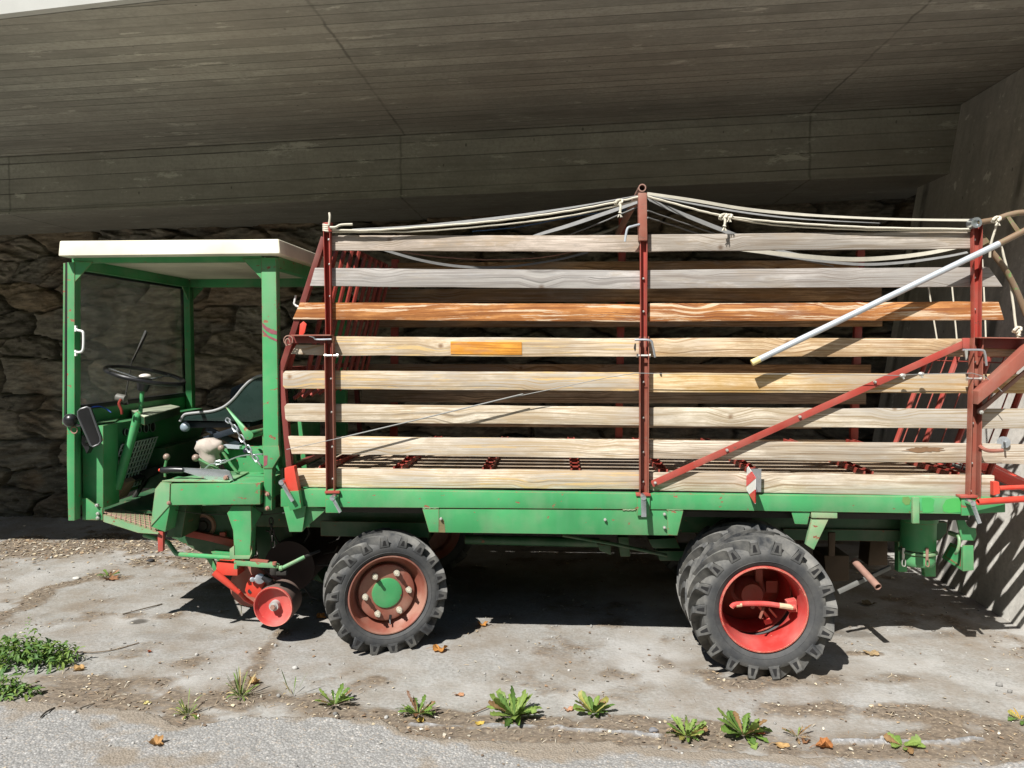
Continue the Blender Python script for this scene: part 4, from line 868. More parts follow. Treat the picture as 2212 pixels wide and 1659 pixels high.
# fender box beside the seat, its support leg
b = MB(); b.solid([P(369, 1045.5, -.03), P(562.5, 1043.5, -.03), P(562, 1090, -.03), P(368, 1091.5, -.03)],
                  [(P(369, 1045.5, -.03).x, .42, P(369, 1045.5, -.03).z), (P(562.5, 1043.5, -.03).x, .42, P(562.5, 1043.5, -.03).z), (P(562, 1090, -.03).x, .42, P(562, 1090, -.03).z), (P(368, 1091.5, -.03).x, .42, P(368, 1091.5, -.03).z)])
fb = b.done('side_box', GREEN2, T, bevel=.004)
b = MB(); b.prism([(336, 1056), (348, 1041), (370, 1043.5), (367.5, 1092), (357, 1149.5), (325, 1138)], -.026, .16); b.done('box_end', GREEN2, fb, bevel=.004)
b = MB(); f = [P(336, 1056, -.0265), P(348, 1041, -.0265), P(368, 1044, -.0265), P(366, 1092, -.0265), P(326, 1137, -.0265)]; b.solid(f, [p-Vector((0, .004, 0)) for p in f]); b.done('folded_edge', GREENP, fb)
bolts(fb, [P(366, 1086, -.031)], r=.011, mat=RUSTY)
zb0 = P(450, 1043, -.03).z+.002
b = MB(); q = [(P(352, 1040, -.01).x, -.02, zb0), (P(500, 1040, 0).x, -.02, zb0), (P(490, 1040, 0).x, .30, zb0), (P(420, 1030, 0).x, .30, zb0)]
b.solid(q, [Vector(p)+Vector((0, 0, .006)) for p in q]); b.done('box_lid', GREENP, fb, bevel=.001)
b = MB(); b.prism([(490, 1109), (501, 1092), (542, 1092), (543, 1146), (540.5, 1190), (541, 1207), (497, 1207), (497, 1188), (505, 1180), (503, 1146)], .0, .07); leg = b.done('support_leg', GREEN2, T, bevel=.004)
b = MB(); f = [P(542.5, 1092, .0), P(565, 1109, .06), P(543.5, 1146, .0)]; b.solid(f, [p+Vector((0, .008, 0)) for p in f]); b.done('leg_gusset', GREEN, leg)
b = MB(); b.prism([(496, 1186), (506, 1178), (506, 1200), (540, 1200), (544, 1180), (544, 1196), (538, 1208), (496, 1208)], -.004, .004); b.done('leg_shoe', GREENP, leg, bevel=.001)
b = MB(); b.prism([(606, 1012), (612, 1012), (612, 1040), (640, 1042), (640, 1080), (606, 1080)], .06, .12); b.done('rear_bracket', GREEN_SHADE, T)
# steering wheel
c = P(314, 811, .30); ax = Vector((.235, -.02, .97)).normalized(); ux = ax.cross(Vector((0, 1, 0))).normalized(); uy = ax.cross(ux)
b = MB(); R_ = .208; b.tube([c+(ux*math.cos(k*math.pi/24)+uy*math.sin(k*math.pi/24))*R_ for k in range(48)], .0125, 10, closed=True); sw = b.done('steering_wheel', BLACK, T)
b = MB()
for a_ in (.3, 2.4, 4.5): dvec = ux*math.cos(a_)+uy*math.sin(a_); b.bar(c-ax*.03, c+dvec*R_*.98, .016, .005, ax)
b.done('wheel_spokes', CHROME, sw)
b = MB(); b.ball(c-ax*.005, .034, (1, 1, .45), 16); b.done('horn_button', plain('ivory_button', (.62, .58, .52), .4, 0, .05), sw)
b = MB(); b.tube([c-ax*.09, c-ax*.02], [.028, .045], 14); b.done('wheel_hub', BLACK, sw)
b = MB(); c1 = P(303, 893, .29); b.tube([c-ax*.08, c1], .012, 12); b.tube([c1, P(297, 900, .285), P(264, 1015, .25), P(252, 1056, .24)], [.023, .025, .026, .026], 14); b.done('steering_column', GREEN2, T)
b = MB(); b.tube([P(252, 858, .35), P(272, 862, .35)], .024, 12); csw = b.done('column_switch', plain('grey_switch_box', (.20, .19, .17), .5), T, bevel=.004); b = MB(); b.tube(curve3([P(262, 862, .33), P(257, 872, .32), P(262, 885, .32), P(264, 895, .32)], 4), .008, 8); b.done('red_hose', RED, csw)
b = MB(); b.tube(curve3([P(197, 880, .2), P(215, 878, .25), P(230, 884, .3), P(240, 891, .3)], 4), .0035, 6); b.done('blue_cable', plain('blue_cable', (.01, .05, .35), .4), T)
# pedals
b = MB(); b.prism([(246, 1074), (262, 1036), (273, 1043), (255, 1078)], .30, .40); b.done('pedal', RUSTY, T, bevel=.003)
b = MB(); b.prism([(258, 1032), (274, 1027), (296, 1036), (283, 1045), (272, 1048)], .5, .6); b.tube([P(275, 1040, .55), P(265, 1070, .55)], .012, 8); b.done('pedal', DARK, T)
b = MB(); b.prism([(300, 1018), (340, 1008), (346, 1016), (318, 1034)], .6, .75); b.tube([P(318, 1030, .68), P(290, 1075, .68)], .016, 8); b.done('pedal', DARK, T)
# driver's seat
SEATM = plain('seat_shell', (.012, .026, .022), .28, 0, .25, 12, .5, .05); PIPE = plain('seat_piping', (.30, .30, .30), .55, 0, .1, 30); DSTEEL = plain('dark_blue_steel', (.022, .03, .042), .45, .2, .3, 16)
b = MB(); b.prism([(391, 909), (398, 897), (430, 891), (458, 888), (483, 880), (505, 862), (525, 838), (545, 820), (566, 812), (600, 812), (612, 822), (606, 860), (592, 900), (545, 912), (470, 910)], .42, .45); seat = b.done('driver_seat', SEATM, T, bevel=.008)
b = MB(); b.prism([(391, 909), (398, 899), (440, 897), (500, 893), (545, 870), (572, 818), (600, 816), (592, 900), (545, 912), (470, 910)], .452, .85); b.done('seat_cushion', SEATM, seat, bevel=.02)
b = MB(); b.prism([(391, 909), (398, 897), (430, 891), (458, 888), (483, 880), (505, 862), (525, 838), (545, 820), (566, 812), (600, 812), (606, 860), (592, 900), (545, 912), (470, 910)], .853, .88); b.done('seat_bolster', SEATM, seat, bevel=.008)
pp = [(389, 910), (396, 898), (404, 894), (430, 891), (458, 888), (483, 879), (505, 861), (525, 837), (545, 819), (566, 811), (600, 811)]
for y in (.42, .88): b = MB(); b.tube(curve3([P(u, v, .42)+Vector((0, y-.42, 0)) for u, v in pp], 4), .008, 8); b.done('seat_piping', PIPE, seat)
b = MB(); b.prism([(392, 911), (500, 912), (540, 914), (540, 923), (400, 925)], .46, .84); b.done('seat_rail', DSTEEL, seat, bevel=.006)
b = MB(); b.prism([(497, 838), (522, 828), (540, 830), (540, 868), (494, 868)], .95, 1.3); b.done('passenger_backrest', plain('blue_vinyl', (.015, .03, .06), .4, 0, .2, 12), T, bevel=.02)
b = MB(); b.ball(P(400, 923, .42), .028, (1.1, .7, 1)); b.done('adjuster_knob', plain('pale_blue_knob', (.22, .27, .31), .35, 0, .1), seat)
for q0, q1, y in (((440, 950), (530, 922), .44), ((445, 925), (515, 962), .47)):
    b = MB(); b.bar(P(*q0, y), P(*q1, y), .035, .012); b.done('scissor_arm', DSTEEL, seat, bevel=.003)
b = MB(); b.prism([(482, 961), (517, 964), (517, 970), (482, 968)], .3, .34); b.prism([(424, 953), (440, 953), (440, 963), (424, 963)], .3, .34); b.done('seat_slide', ZINC, seat)
b = MB(); b.prism([(474, 968), (530, 972), (570, 972), (572, 1034), (500, 1034), (478, 1000)], .34, 1.2); b.done('seat_box', GREEN2, T, bevel=.006)
b = MB(); b.prism([(566, 925), (600, 925), (604, 1034), (566, 1034)], .40, 1.2); b.done('seat_box', GREEN, T, bevel=.006)
b = MB(); b.solid([P(486, 879, .2), P(492, 882, .2), P(544, 938, .12), P(541, 950, .12), P(528, 946, .12), P(512, 915, .15)], [p+Vector((0, .012, 0)) for p in (P(486, 879, .2), P(492, 882, .2), P(544, 938, .12), P(541, 950, .12), P(528, 946, .12), P(512, 915, .15))]); la = b.done('lift_lever', GREEN2, T, bevel=.003)
b = MB(); b.cyl(P(536, 940, .105), P(575, 930, .45), .020, 16); b.cyl(P(536, 940, .10), P(537, 940, .13), .027, 18); b.done('lever_shaft', GREEN2, la, bevel=.002)
# levers with knobs
KN = plain('brown_knob', (.26, .19, .15), .4, 0, .15); KD = plain('dark_knob', (.02, .02, .035), .3, 0, .1)
for kn, ps, m, r in (((423, 989), ((428, 991), (458, 1007), (478, 1018)), KN, .021), ((478, 968), ((480, 974), (500, 1005), (524, 1036)), KN, .019), ((533, 973.5), ((536, 978), (552, 995), (568, 1010)), KD, .020), ((360, 987), ((360, 992), (356, 1010), (357, 1030)), KN, .019)):
    b = MB(); b.tube([P(u, v, .2) for u, v in ps], .008, 8); lv = b.done('control_lever', GREEN2, T); b = MB(); b.ball(P(*kn, .2), r, n=16); b.done('lever_knob', m, lv)
b = MB()
pr = [(P(452, v, .26), r) for v, r in ((950, .02), (955, .058), (964, .068), (972, .062), (978, .05), (990, .055), (1000, .05), (1010, .04), (1020, .045))]
rings = []
for k, (p, r) in enumerate(pr): rings.append([b.bm.verts.new(p+Vector((math.cos(a_*.3927)*r*(1.15+.12*math.sin(a_*2.1+k)), math.sin(a_*.3927)*r*.8, .012*math.sin(a_*1.7+k*.8)))) for a_ in range(16)])
for A, B_ in zip(rings, rings[1:]):
    for k in range(16): b._f([A[k], A[(k+1) % 16], B_[(k+1) % 16], B_[k]])
b._f(rings[0]); b._f(rings[-1]); b.done('gear_lever_gaiter', CLOTH, T, ang=80)
# hand brake
b = MB(); b.prism([(394, 1010.5), (488, 1015), (496, 1018), (500, 1027), (506, 1043), (497, 1041), (490, 1036), (452, 1037), (396, 1019)], .02, .028); hbk = b.done('hand_brake', CHROME, T, bevel=.001)
b = MB(); b.tube([P(347, 1015.5, .024), P(352, 1015.5, .024), P(380, 1015, .024), P(396, 1015.5, .024)], [.013, .018, .018, .016], 12); b.done('brake_grip', BLACK, hbk); b = MB(); b.ball(P(346, 1015.5, .024), .010); b.done('release_button', REDB, hbk)
bolts(hbk, [P(489, 1032, .018)], r=.014, mat=RUSTY)
b = MB(); b.tube(curve3([P(440, 1015, .2), P(455, 1003, .18), P(480, 1000, .15), P(520, 985, .1), P(568, 981, .02)], 4), .004, 6); b.done('pull_cable', STEEL, T)
# chains
def chain(pts, r, L, mat, name):
    path = curve3(pts, 12); seg = [path[0]]; acc = 0
    b = MB(); n = 0; prev = path[0]; d = 0; last = path[0]
    for p in path[1:]:
        if (p-last).length >= L*.72:
            t_ = (p-last).normalized(); mid = (p+last)/2; s = t_.cross(Vector((0, 1, 0) if n % 2 == 0 else (1, .2, 0))).normalized(); hw = L*.26
            ring = []
            for k in range(14):
                a_ = k*math.pi/7; ex = max(0, L/2-hw)*(1 if math.cos(a_) > 0 else -1); ring.append(mid+t_*(hw*math.cos(a_)+ex)+s*hw*math.sin(a_))
            b.tube(ring, r, 6, closed=True); last = p; n += 1
    return b.done(name, mat, T)
chain([P(489, 906, .12), P(497, 912, .10), P(514, 935, .08), P(532, 962, .06), P(548, 985, .05), P(569, 1012, .04)], .0042, .042, STEEL, 'safety_chain')
chain([P(466, 1000, .2), P(480, 998, .2), P(496, 994, .2)], .004, .038, STEEL, 'lever_chain')
chain([P(585, 1120, .12), P(588, 1150, .12), P(590, 1185, .12)], .004, .040, DARK, 'hanging_chain')
# mirror and round lamp on the front post
b = MB(); b.ball(P(152.5, 908, -.035), .036, (1, .9, 1), 20); lamp = b.done('indicator_lamp', BLACK, T, ang=60)
b = MB(); b.tube([P(152, 908, .0), P(152, 908, -.02)], .037, 18); b.done('lamp_rim', STEEL, lamp)
b = MB(); b.tube([P(160, 921, -.03)+Vector((.018*math.cos(k*.45), 0, .018*math.sin(k*.45)-.02)) for k in range(14)], .0035, 6, closed=True); b.done('clamp_ring', RUSTY, T)
mir = [(168, 889), (173, 884), (187, 879.5), (193, 882), (216, 945), (217, 954), (212, 960), (200, 965), (195, 962), (168, 900)]
b = MB(); a_ = [P(u, v, -.13+.0006*(u-168)) for u, v in mir]; b.solid(a_, [p+Vector((-.006, .035, 0)) for p in a_]); mirror = b.done('side_mirror', BLACK, T, bevel=.006, seg=3)
b = MB(); b.tube([p+Vector((0, .004, 0)) for p in a_], .006, 6, closed=True); b.done('mirror_edge', plain('grey_edge', (.065, .068, .07), .4), mirror)
b = MB(); b.prism([(177, 940), (188, 948), (193, 968), (187, 980), (183, 970), (176, 958)], .02, .06); b.tube([P(195, 950, -.1), P(188, 955, .02)], .012, 8); b.tube([P(160, 915, 0), P(170, 920, -.06), P(185, 915, -.1)], .007, 8); b.done('mirror_arm', BLACK, mirror)
# ================================================================ WHEELS
def tyre_mat():
    t = NT('dusty_tyre_rubber'); c = t.co(); n1 = t.noise(c, 8, 5, .65); n2 = t.noise(c, 60, 4)
    s = t.n('SeparateXYZ', {0: c}); rr = t.ma('SQRT', t.ma('ADD', t.ma('MULTIPLY', s.outputs[0], s.outputs[0]), t.ma('MULTIPLY', s.outputs[2], s.outputs[2])))
    col = t.mix(n2, (.028, .030, .033), (.05, .053, .057))
    tr = t.ramp(rr, [(.268, 0.), (.30, 1.)]); dm = t.ma('MULTIPLY', t.ramp(n1, [(.35, 0.), (.7, 1.)]), t.ma('ADD', .25, t.ma('MULTIPLY', tr, .55)))
    col = t.mix(dm, col, (.25, .24, .215)); t.bump(n2, .3, .002)
    return t.fin(col, .74, 0, .35)
TYREM = tyre_mat()
def tyre_mesh(R, rb, W, nl, lug=.031, flip=1):
    b = MB(); R0 = R-lug; h = R0-rb; w = W/2
    prof = [(-w*.70, rb-.004), (-w*.80, rb+.004), (-w*.86, rb+.012), (-w*.955, rb+h*.28), (-w*.965, rb+h*.31), (-w*1.0, rb+h*.52), (-w*.985, rb+h*.66), (-w*.93, rb+h*.78), (-w*.75, R0-.016), (-w*.4, R0-.003), (0, R0)]
    prof = prof+[(-y, r) for y, r in prof[-2::-1]]
    b.lathe(prof, 72)
    b.tube([(math.cos(k*math.pi/36)*(rb+h*.30), -w*.962, math.sin(k*math.pi/36)*(rb+h*.30)) for k in range(72)], .0018, 4, closed=True)
    def surf(y):
        a = abs(y)
        pp = sorted([(-q[0], q[1]) for q in prof if q[0] <= 0]); return np.interp(a, [q[0] for q in pp], [q[1] for q in pp])
    for i in range(nl):
        for sd in (-1, 1):
            th0 = 2*math.pi*(i+(.5 if sd > 0 else 0))/nl
            secs = []
            for k in range(9):
                t_ = k/8; a = t_*1.0; y = sd*(w*(-.06+1.06*t_) if t_ > 0 else -w*.06)
                th = th0+flip*(.62*(1-t_)**1.35)
                if t_ < .9: r0 = surf(min(abs(y), w*.93))-.006; r1 = R-.006*t_**3
                else: r0 = surf(w*.93)-.012; r1 = R-.007
                wd = .0125+.005*t_**2
                tx = Vector((-math.sin(th), 0, math.cos(th))); rd = Vector((math.cos(th), 0, math.sin(th)))
                sk = Vector((0, -sd*.55*(1-t_), 0))+tx*1.0; sk.normalize()
                cen = lambda r: rd*r+Vector((0, y, 0))
                secs.append([cen(r0)-sk*wd*1.5, cen(r1)-sk*wd, cen(r1)+sk*wd, cen(r0)+sk*wd*1.5])
            # down over the shoulder on to the sidewall
            th = th0; tx = Vector((-math.sin(th), 0, math.cos(th))); rd = Vector((math.cos(th), 0, math.sin(th)))
            y = sd*(w*1.035); ri = rb+h*.66; secs.append([rd*(R-.065)+Vector((0, sd*w*.95, 0))-tx*.027, rd*(R-.014)+Vector((0, y, 0))-tx*.0155, rd*(R-.014)+Vector((0, y, 0))+tx*.0155, rd*(R-.065)+Vector((0, sd*w*.95, 0))+tx*.027])
            secs.append([rd*ri+Vector((0, sd*w*.955, 0))-tx*.032, rd*ri+Vector((0, sd*w*1.012, 0))-tx*.024, rd*ri+Vector((0, sd*w*1.012, 0))+tx*.024, rd*ri+Vector((0, sd*w*.955, 0))+tx*.032])
            vs = [[b.bm.verts.new(p) for p in s] for s in secs]
            for A, B_ in zip(vs, vs[1:]):
                for k in range(4): b._f([A[k], A[(k+1) % 4], B_[(k+1) % 4], B_[k]])
            b._f(vs[0]); b._f(vs[-1])
            if sd < 0:
                ra, rc = R-.026, rb+h*.74
                f = [rd*rc+Vector((0, -w*1.018, 0))-tx*.011, rd*rc+Vector((0, -w*1.018, 0))+tx*.011, rd*ra+Vector((0, -w*1.034, 0))+tx*.005, rd*ra+Vector((0, -w*1.034, 0))-tx*.005]
                n0 = len(b.bm.faces); b.solid(f, [p+Vector((0, .004, 0)) for p in f]); b.bm.faces.ensure_lookup_table()
                for q in range(n0, len(b.bm.faces)): b.bm.faces[q].material_index = 1
    return b
def child(b, name, mat, par, **k): return b.done(name, mat, par, origin=worldloc(par), **k)
def shift(b, c): bmesh.ops.translate(b.bm, verts=b.bm.verts, vec=Vector(c)); return b
DUSTRED = paint('dusty_rim_red', (.27, .085, .055), chip=.62, rust=(.15, .08, .06), seed=31., dust=.6, dcol=(.40, .27, .2))
RIMRED = paint('rim_red', (.46, .035, .028), chip=.62, rust=(.42, .3, .2), seed=32., dust=.35, dcol=(.52, .26, .22))
def front_wheel(c, flip=1):
    R, W = .325, .205; c = Vector(c)
    b = MB(); b.lathe([(-.085, .213), (-.092, .210), (-.092, .205), (-.080, .200), (-.070, .196), (-.05, .189), (-.03, .172), (-.012, .160), (.05, .165), (.085, .20), (.09, .21)], 64); rim = shift(b, c).done('wheel', DUSTRED, T, origin=c)
    b = MB(); b.lathe([(-.044, .005), (-.044, .115), (-.046, .140), (-.042, .150), (-.034, .1535), (-.02, .152), (.0, .152)], 64); child(shift(b, c), 'wheel_disc', DUSTRED, rim)
    b = MB(); b.lathe([(-.001, .001), (-.001, .178)], 32); child(shift(b, c), 'rim_web', DUSTRED, rim)
    child(shift(tyre_mesh(R, .205, W, 18, flip=flip), c), 'tyre', TYREM, rim, ang=30, bevel=0).data.materials.append(RUBBER)
    b = MB(); b.lathe([(-.052, .001), (-.0525, .04), (-.052, .074), (-.050, .080), (-.044, .081)], 40); child(shift(b, c), 'hub_cap', GREEN, rim)
    f = None
    for k in range(6):
        a = .16+k*math.pi/3; p = c+Vector((.117*math.cos(a), -.044, .117*math.sin(a)))
        if f is None:
            b = MB(); b.cyl(p, p-Vector((0, .014, 0)), .016, 12); b.cyl(p-Vector((0, .012, 0)), p-Vector((0, .030, 0)), .012, 6); b.cyl(p-Vector((0, .03, 0)), p-Vector((0, .046, 0)), .008, 8); f = b.done('lug_nut', plain('dusty_nut', (.50, .47, .38), .6, .2, .2, 40), rim, origin=p)
        else: copyo(f, p-c, rim)
    b = MB(); p = c+Vector((.03, -.046, -.135)); b.box(p.x-.006, p.x+.006, p.y-.002, p.y+.01, p.z-.018, p.z+.016); b.done('valve_slot', RUBBER, rim)
    b = MB(); b.cyl(p+Vector((0, 0, -.012)), p+Vector((0, -.018, -.03)), .004, 8); b.done('valve', BLACK, rim)
    return rim
def rear_wheel(c, flip=1, dual=True):
    R, W = .352, .235; c = Vector(c)
    b = MB(); b.lathe([(-.100, .215), (-.108, .212), (-.109, .206), (-.096, .200), (-.086, .196), (-.05, .193), (-.03, .186), (.03, .182), (.06, .186), (.10, .20), (.11, .205)], 64); rim = shift(b, c).done('wheel', RIMRED, T, origin=c)
    child(shift(tyre_mesh(R, .206, W, 18, .034, flip=flip), c), 'tyre', TYREM, rim, ang=30).data.materials.append(RUBBER)
    return rim
cf = P(841, 1290, -.055); cf = Vector((cf.x-.046, .055, .306))
fw = front_wheel(cf); fw.rotation_euler = (0, .1, math.radians(23))
cr = P(1652, 1322, -.272); cr = Vector((cr.x, -.155, .347))
rw = rear_wheel(cr)
rw2 = copytree(rw, cr+Vector((-.004, .262, .002))-worldloc(T), (0, .12, 0), T)
f2 = copytree(fw, Vector((cf.x, 1.46, cf.z))-worldloc(T), (0, .2, math.pi+math.radians(23)), T)
r2 = copytree(rw, Vector((cr.x, 1.42, cr.z))-worldloc(T), (0, .3, math.pi), T)
# inside the outer rear rim: clamp handle, struts and the inner wheel disc
b = MB(); b.tube(curve3([P(1580, 1312, -.22), P(1592, 1305, -.22), P(1650, 1304, -.22), P(1690, 1309, -.22), P(1716, 1312, -.22)], 4), .0125, 10); hnd = b.done('clamp_handle', REDP, T)
TAPE = plain('worn_pale_patch', (.55, .42, .27), .8, 0, .3, 40)
b = MB(); b.tube([P(1683, 1308, -.22), P(1700, 1310.3, -.22), P(1712, 1312, -.22)], .0132, 10); b.done('bare_patch', TAPE, hnd)
b = MB(); b.tube([P(1590, 1306.5, -.22), P(1602, 1305, -.22)], .0132, 10); b.done('bare_patch', TAPE, hnd)
b = MB(); b.bar(P(1640, 1310, -.20), P(1668, 1345, -.06), .014, .02); b.bar(P(1650, 1312, -.2), P(1642, 1336, -.22), .010, .01); b.bar(P(1662, 1316, -.19), P(1678, 1334, -.12), .010, .012); b.bar(P(1630, 1312, -.21), P(1622, 1310, -.21), .018, .01); b.done('clamp_strut', REDO, hnd)
b = MB(); b.prism([(1650, 1340), (1664, 1338), (1668, 1346), (1654, 1350)], -.13, -.10); b.done('clamp_lug', REDP, hnd)
b = MB(); b.prism([(1700, 1300), (1720, 1296), (1722, 1322), (1704, 1322)], -.20, -.16); b.done('clamp_lug', REDP, hnd)
b = MB(); cc = cr+Vector((0, .262, 0)); b.lathe([(-.04, .001), (-.04, .07), (-.045, .09), (-.03, .12), (.0, .17), (.02, .195)], 48, cc); b.done('inner_wheel_disc', REDO, T)
b = MB(); b.lathe([(-.14, .001), (-.14, .055), (-.10, .065), (-.04, .07)], 32, cc); b.done('rear_hub', REDO, T)
b = MB(); b.bar(P(1640, 1230, .0), P(1640, 1300, .02), .035, .03); b.prism([(1655, 1255), (1680, 1255), (1678, 1280), (1655, 1280)], .02, .04); b.done('hub_bracket', REDO, T)

# ================================================================ UNDER THE BED
b = MB(); b.box(-1.40, 2.1, .028, 1.495, .735, .764); b.done('floor_pan', DARK, T)
for y in (.30, 1.12):
    b = MB(); b.box(-1.9, 2.05, y, y+.10, .585, .70); b.done('chassis_rail', GREEN_SHADE, T, bevel=.004)
for x, z in ((cf.x, cf.z), (cr.x, cr.z)):
    b = MB(); b.tube([(x, .12, z), (x, 1.4, z)], .05, 14); b.ball((x, .75, z), .14, (1, 1.1, 1), 16); b.done('axle', DARK, T)
    for y in (.35, 1.17): b = MB(); b.box(x-.06, x+.06, y-.04, y+.04, z, .60); b.done('axle_mount', GREEN_SHADE, T, bevel=.004)
b = MB(); b.box(P(690, 1130, .2).x, P(925, 1130, .2).x, .22, .24, P(700, 1160, .2).z, P(700, 1128, .2).z); b.done('side_shield', GREEN_SHADE, T)
b = MB(); b.tube([P(1005, 1165, .45), P(1295, 1172, .45)], .028, 14); b.done('drive_shaft', GREEN_SHADE, T)
b = MB(); b.tube([P(1215, 1156, .3), P(1330, 1176, .32), P(1440, 1200, .35)], .010, 8); b.done('tie_rod', GREEN_SHADE, T)
b = MB(); b.prism([(1290, 1175), (1320, 1178), (1320, 1200), (1295, 1190)], .38, .5); b.prism([(1335, 1160), (1358, 1160), (1362, 1203), (1340, 1203)], .42, .55); b.prism([(1400, 1165), (1460, 1162), (1470, 1185), (1410, 1185)], .5, .8); b.prism([(1420, 1190), (1500, 1190), (1500, 1212), (1425, 1212)], .5, .7); b.done('gearbox', GREEN_SHADE, T, bevel=.006)
b = MB(); b.tube([P(1700, 1125, .35), P(1890, 1132, .35), P(1950, 1134, .35)], .034, 14); b.tube([P(1880, 1132, .35), P(1952, 1134, .35)], .040, 14); b.done('intake_hose', BLACK, T)
b = MB(); b.box(P(1690, 1140, .3).x, P(1960, 1140, .3).x, .28, .32, P(1800, 1166, .3).z, P(1800, 1142, .3).z); b.done('chassis_rail', GREEN_SHADE, T)
OILY = plain('oily_bronze', (.07, .045, .025), .6, .3, .4, 10)
b = MB(); b.prism([(1880, 1168), (1918, 1168), (1918, 1222), (1875, 1222)], .45, .6); b.done('gearbox_housing', OILY, T, bevel=.008)
b = MB(); b.prism([(1780, 1200), (1835, 1200), (1835, 1255), (1785, 1258)], .3, .5); b.prism([(1790, 1150), (1806, 1150), (1804, 1202), (1790, 1202)], .22, .24); b.done('engine_block', OILY, T, bevel=.008)
b = MB(); b.tube([P(1845, 1212, .22), P(1897, 1268, .0)], .0185, 16, inner=.82); b.done('exhaust_pipe', RUSTY, T)
b = MB(); b.bar(P(1812, 1280, .2), P(1925, 1226, .3), .022, .02); b.done('stay_bar', plain('grey_stay', (.16, .16, .15), .6, .1, .3), T, bevel=.003)
# air cleaner canister
b = MB(); x0, z0 = P(1951, 1190, .2).x, P(1951, 1190, .2).z; x1 = P(2024, 1190, .2).x; cx = (x0+x1)/2; r = (x1-x0)/2; cyy = .2+r*.3
def vz(v): return P(1990, v, .2).z
def vcyl(b, pr, n=40):
    rg = []
    for z, rr in pr: rg.append([b.bm.verts.new((cx+rr*math.cos(2*math.pi*k/n), cyy+rr*math.sin(2*math.pi*k/n), z)) for k in range(n)])
    for A, B_ in zip(rg, rg[1:]):
        for k in range(n): b._f([A[k], A[(k+1) % n], B_[(k+1) % n], B_[k]])
    b._f(rg[0]); b._f(rg[-1])
b = MB(); vcyl(b, [(vz(1188), r), (vz(1128), r), (vz(1127), r*1.08), (vz(1118), r*1.08)]); ac = b.done('air_cleaner', GREEN, T)
b = MB(); vcyl(b, [(vz(1222), r*.6), (vz(1222), r*.86), (vz(1217), r*.97), (vz(1210), r*.99), (vz(1197), r*.99)]); b.done('dust_bowl', GREEN, ac)
b = MB(); vcyl(b, [(vz(1196), r*1.03), (vz(1195), r*1.09), (vz(1191), r*1.09), (vz(1190), r*1.03)]); b.done('clamp_band', GREENP, ac)
for uu, yy in ((2003, cyy-r*.98), (1952, cyy-r*.3)):
    b = MB(); p = P(uu, 1196, yy-.01); b.bar(p+Vector((0, 0, .03)), p-Vector((0, 0, .035)), .013, .006); b.tube(curve3([p-Vector((.008, .005, .03)), p-Vector((.009, .008, .06)), p-Vector((-.006, .008, .064)), p-Vector((-.008, .005, .03))], 4), .0028, 6); b.done('latch_clip', RUSTY if uu > 1990 else BOLT, ac)
b = MB(); b.prism([(1995, 1222), (2022, 1218), (2022, 1246), (1998, 1246)], .26, .30); b.done('canister_bracket', GREEN, T, bevel=.003)
b = MB(); b.prism([(1940, 1160), (1958, 1160), (1960, 1236), (1940, 1236)], .5, .55); b.done('canister_bracket', GREEN, T, bevel=.003)
# green folded brackets at the tail
b = MB(); b.prism([(2064, 1112), (2080, 1113), (2090, 1136), (2096, 1140), (2108, 1141), (2110, 1156), (2105, 1168), (2077, 1167)], .04, .05); b.done('tail_bracket', GREEN, T, bevel=.001)
b = MB(); f = [P(2052, 1172, .24), P(2081, 1184, .05), P(2080, 1234, .05), P(2034, 1205, .24)]; b.solid(f, [p+Vector((.006, .006, 0)) for p in f]); b.prism([(2080, 1178), (2103, 1178), (2104, 1232), (2080, 1234.5)], .045, .052); b.done('mud_flap_plate', GREEN, T, bevel=.002)
b = MB(); b.tube(curve3([P(2055, 1152, .12), P(2070, 1158, .06), P(2072, 1175, .04), P(2068, 1190, .04), P(2064, 1196, .06)], 5), .008, 8); b.tube([P(2052, 1151, .14), P(2068, 1157, .08)], .013, 10); b.done('flap_hook', GREENP, T)
b = MB(); b.prism([(2018, 1128), (2046, 1128), (2046, 1150), (2030, 1168), (2020, 1168)], .3, .34); b.done('tow_lug', GREEN_SHADE, T)

# ================================================================ PICKUP AND ITS GUIDE ROLLER
b = MB(); b.prism([(385, 1094), (549, 1092), (552, 1200), (500, 1209), (462, 1206), (420, 1187), (382, 1166), (366, 1160)], .30, .32); pk = b.done('pickup_side_plate', GREEN_SHADE, T)
b = MB(); b.prism([(380, 1092), (404, 1092), (392, 1162), (358, 1160), (366, 1140)], .08, .28); b.done('pickup_arm', GREEN_SHADE, T, bevel=.005)
b = MB(); c = P(440, 1135, .298); b.lathe([(-.012, .001), (-.014, .025), (-.004, .03), (-.004, .048)], 32, c); bc = b.done('bearing_cover', DARK, pk); b = MB(); b.lathe([(-.004, .049), (-.012, .055), (-.012, .068), (.0, .074)], 32, c); b.done('bearing_ring', RUSTY, pk)
b = MB(); b.prism([(389, 1143), (430, 1150), (505, 1166), (505, 1183), (450, 1169), (386, 1156)], .25, .28); b.prism([(474, 1150), (486, 1150), (487, 1160), (474, 1160)], .26, .28); b.done('lift_strut', RED, pk, bevel=.002)
b = MB(); b.prism([(340, 1148), (352, 1148), (352, 1191), (341, 1192)], -.02, .0); b.done('jack_stub', RED, T, bevel=.002)
b = MB(); b.tube([P(312, 1156, .3), P(345, 1166, .24), P(364, 1172, .16), P(376, 1190, .10), P(381, 1196, .08), P(392, 1198, .06), P(500, 1205, .05)], .0125, 10); b.done('guard_rail', GREEN2, T)
b = MB(); b.prism([(455, 1192), (500, 1196), (500, 1214), (470, 1212)], .16, .22); b.prism([(445, 1206), (458, 1206), (470, 1232), (462, 1234)], .2, .22); b.done('lower_guard', GREEN, T, bevel=.003)
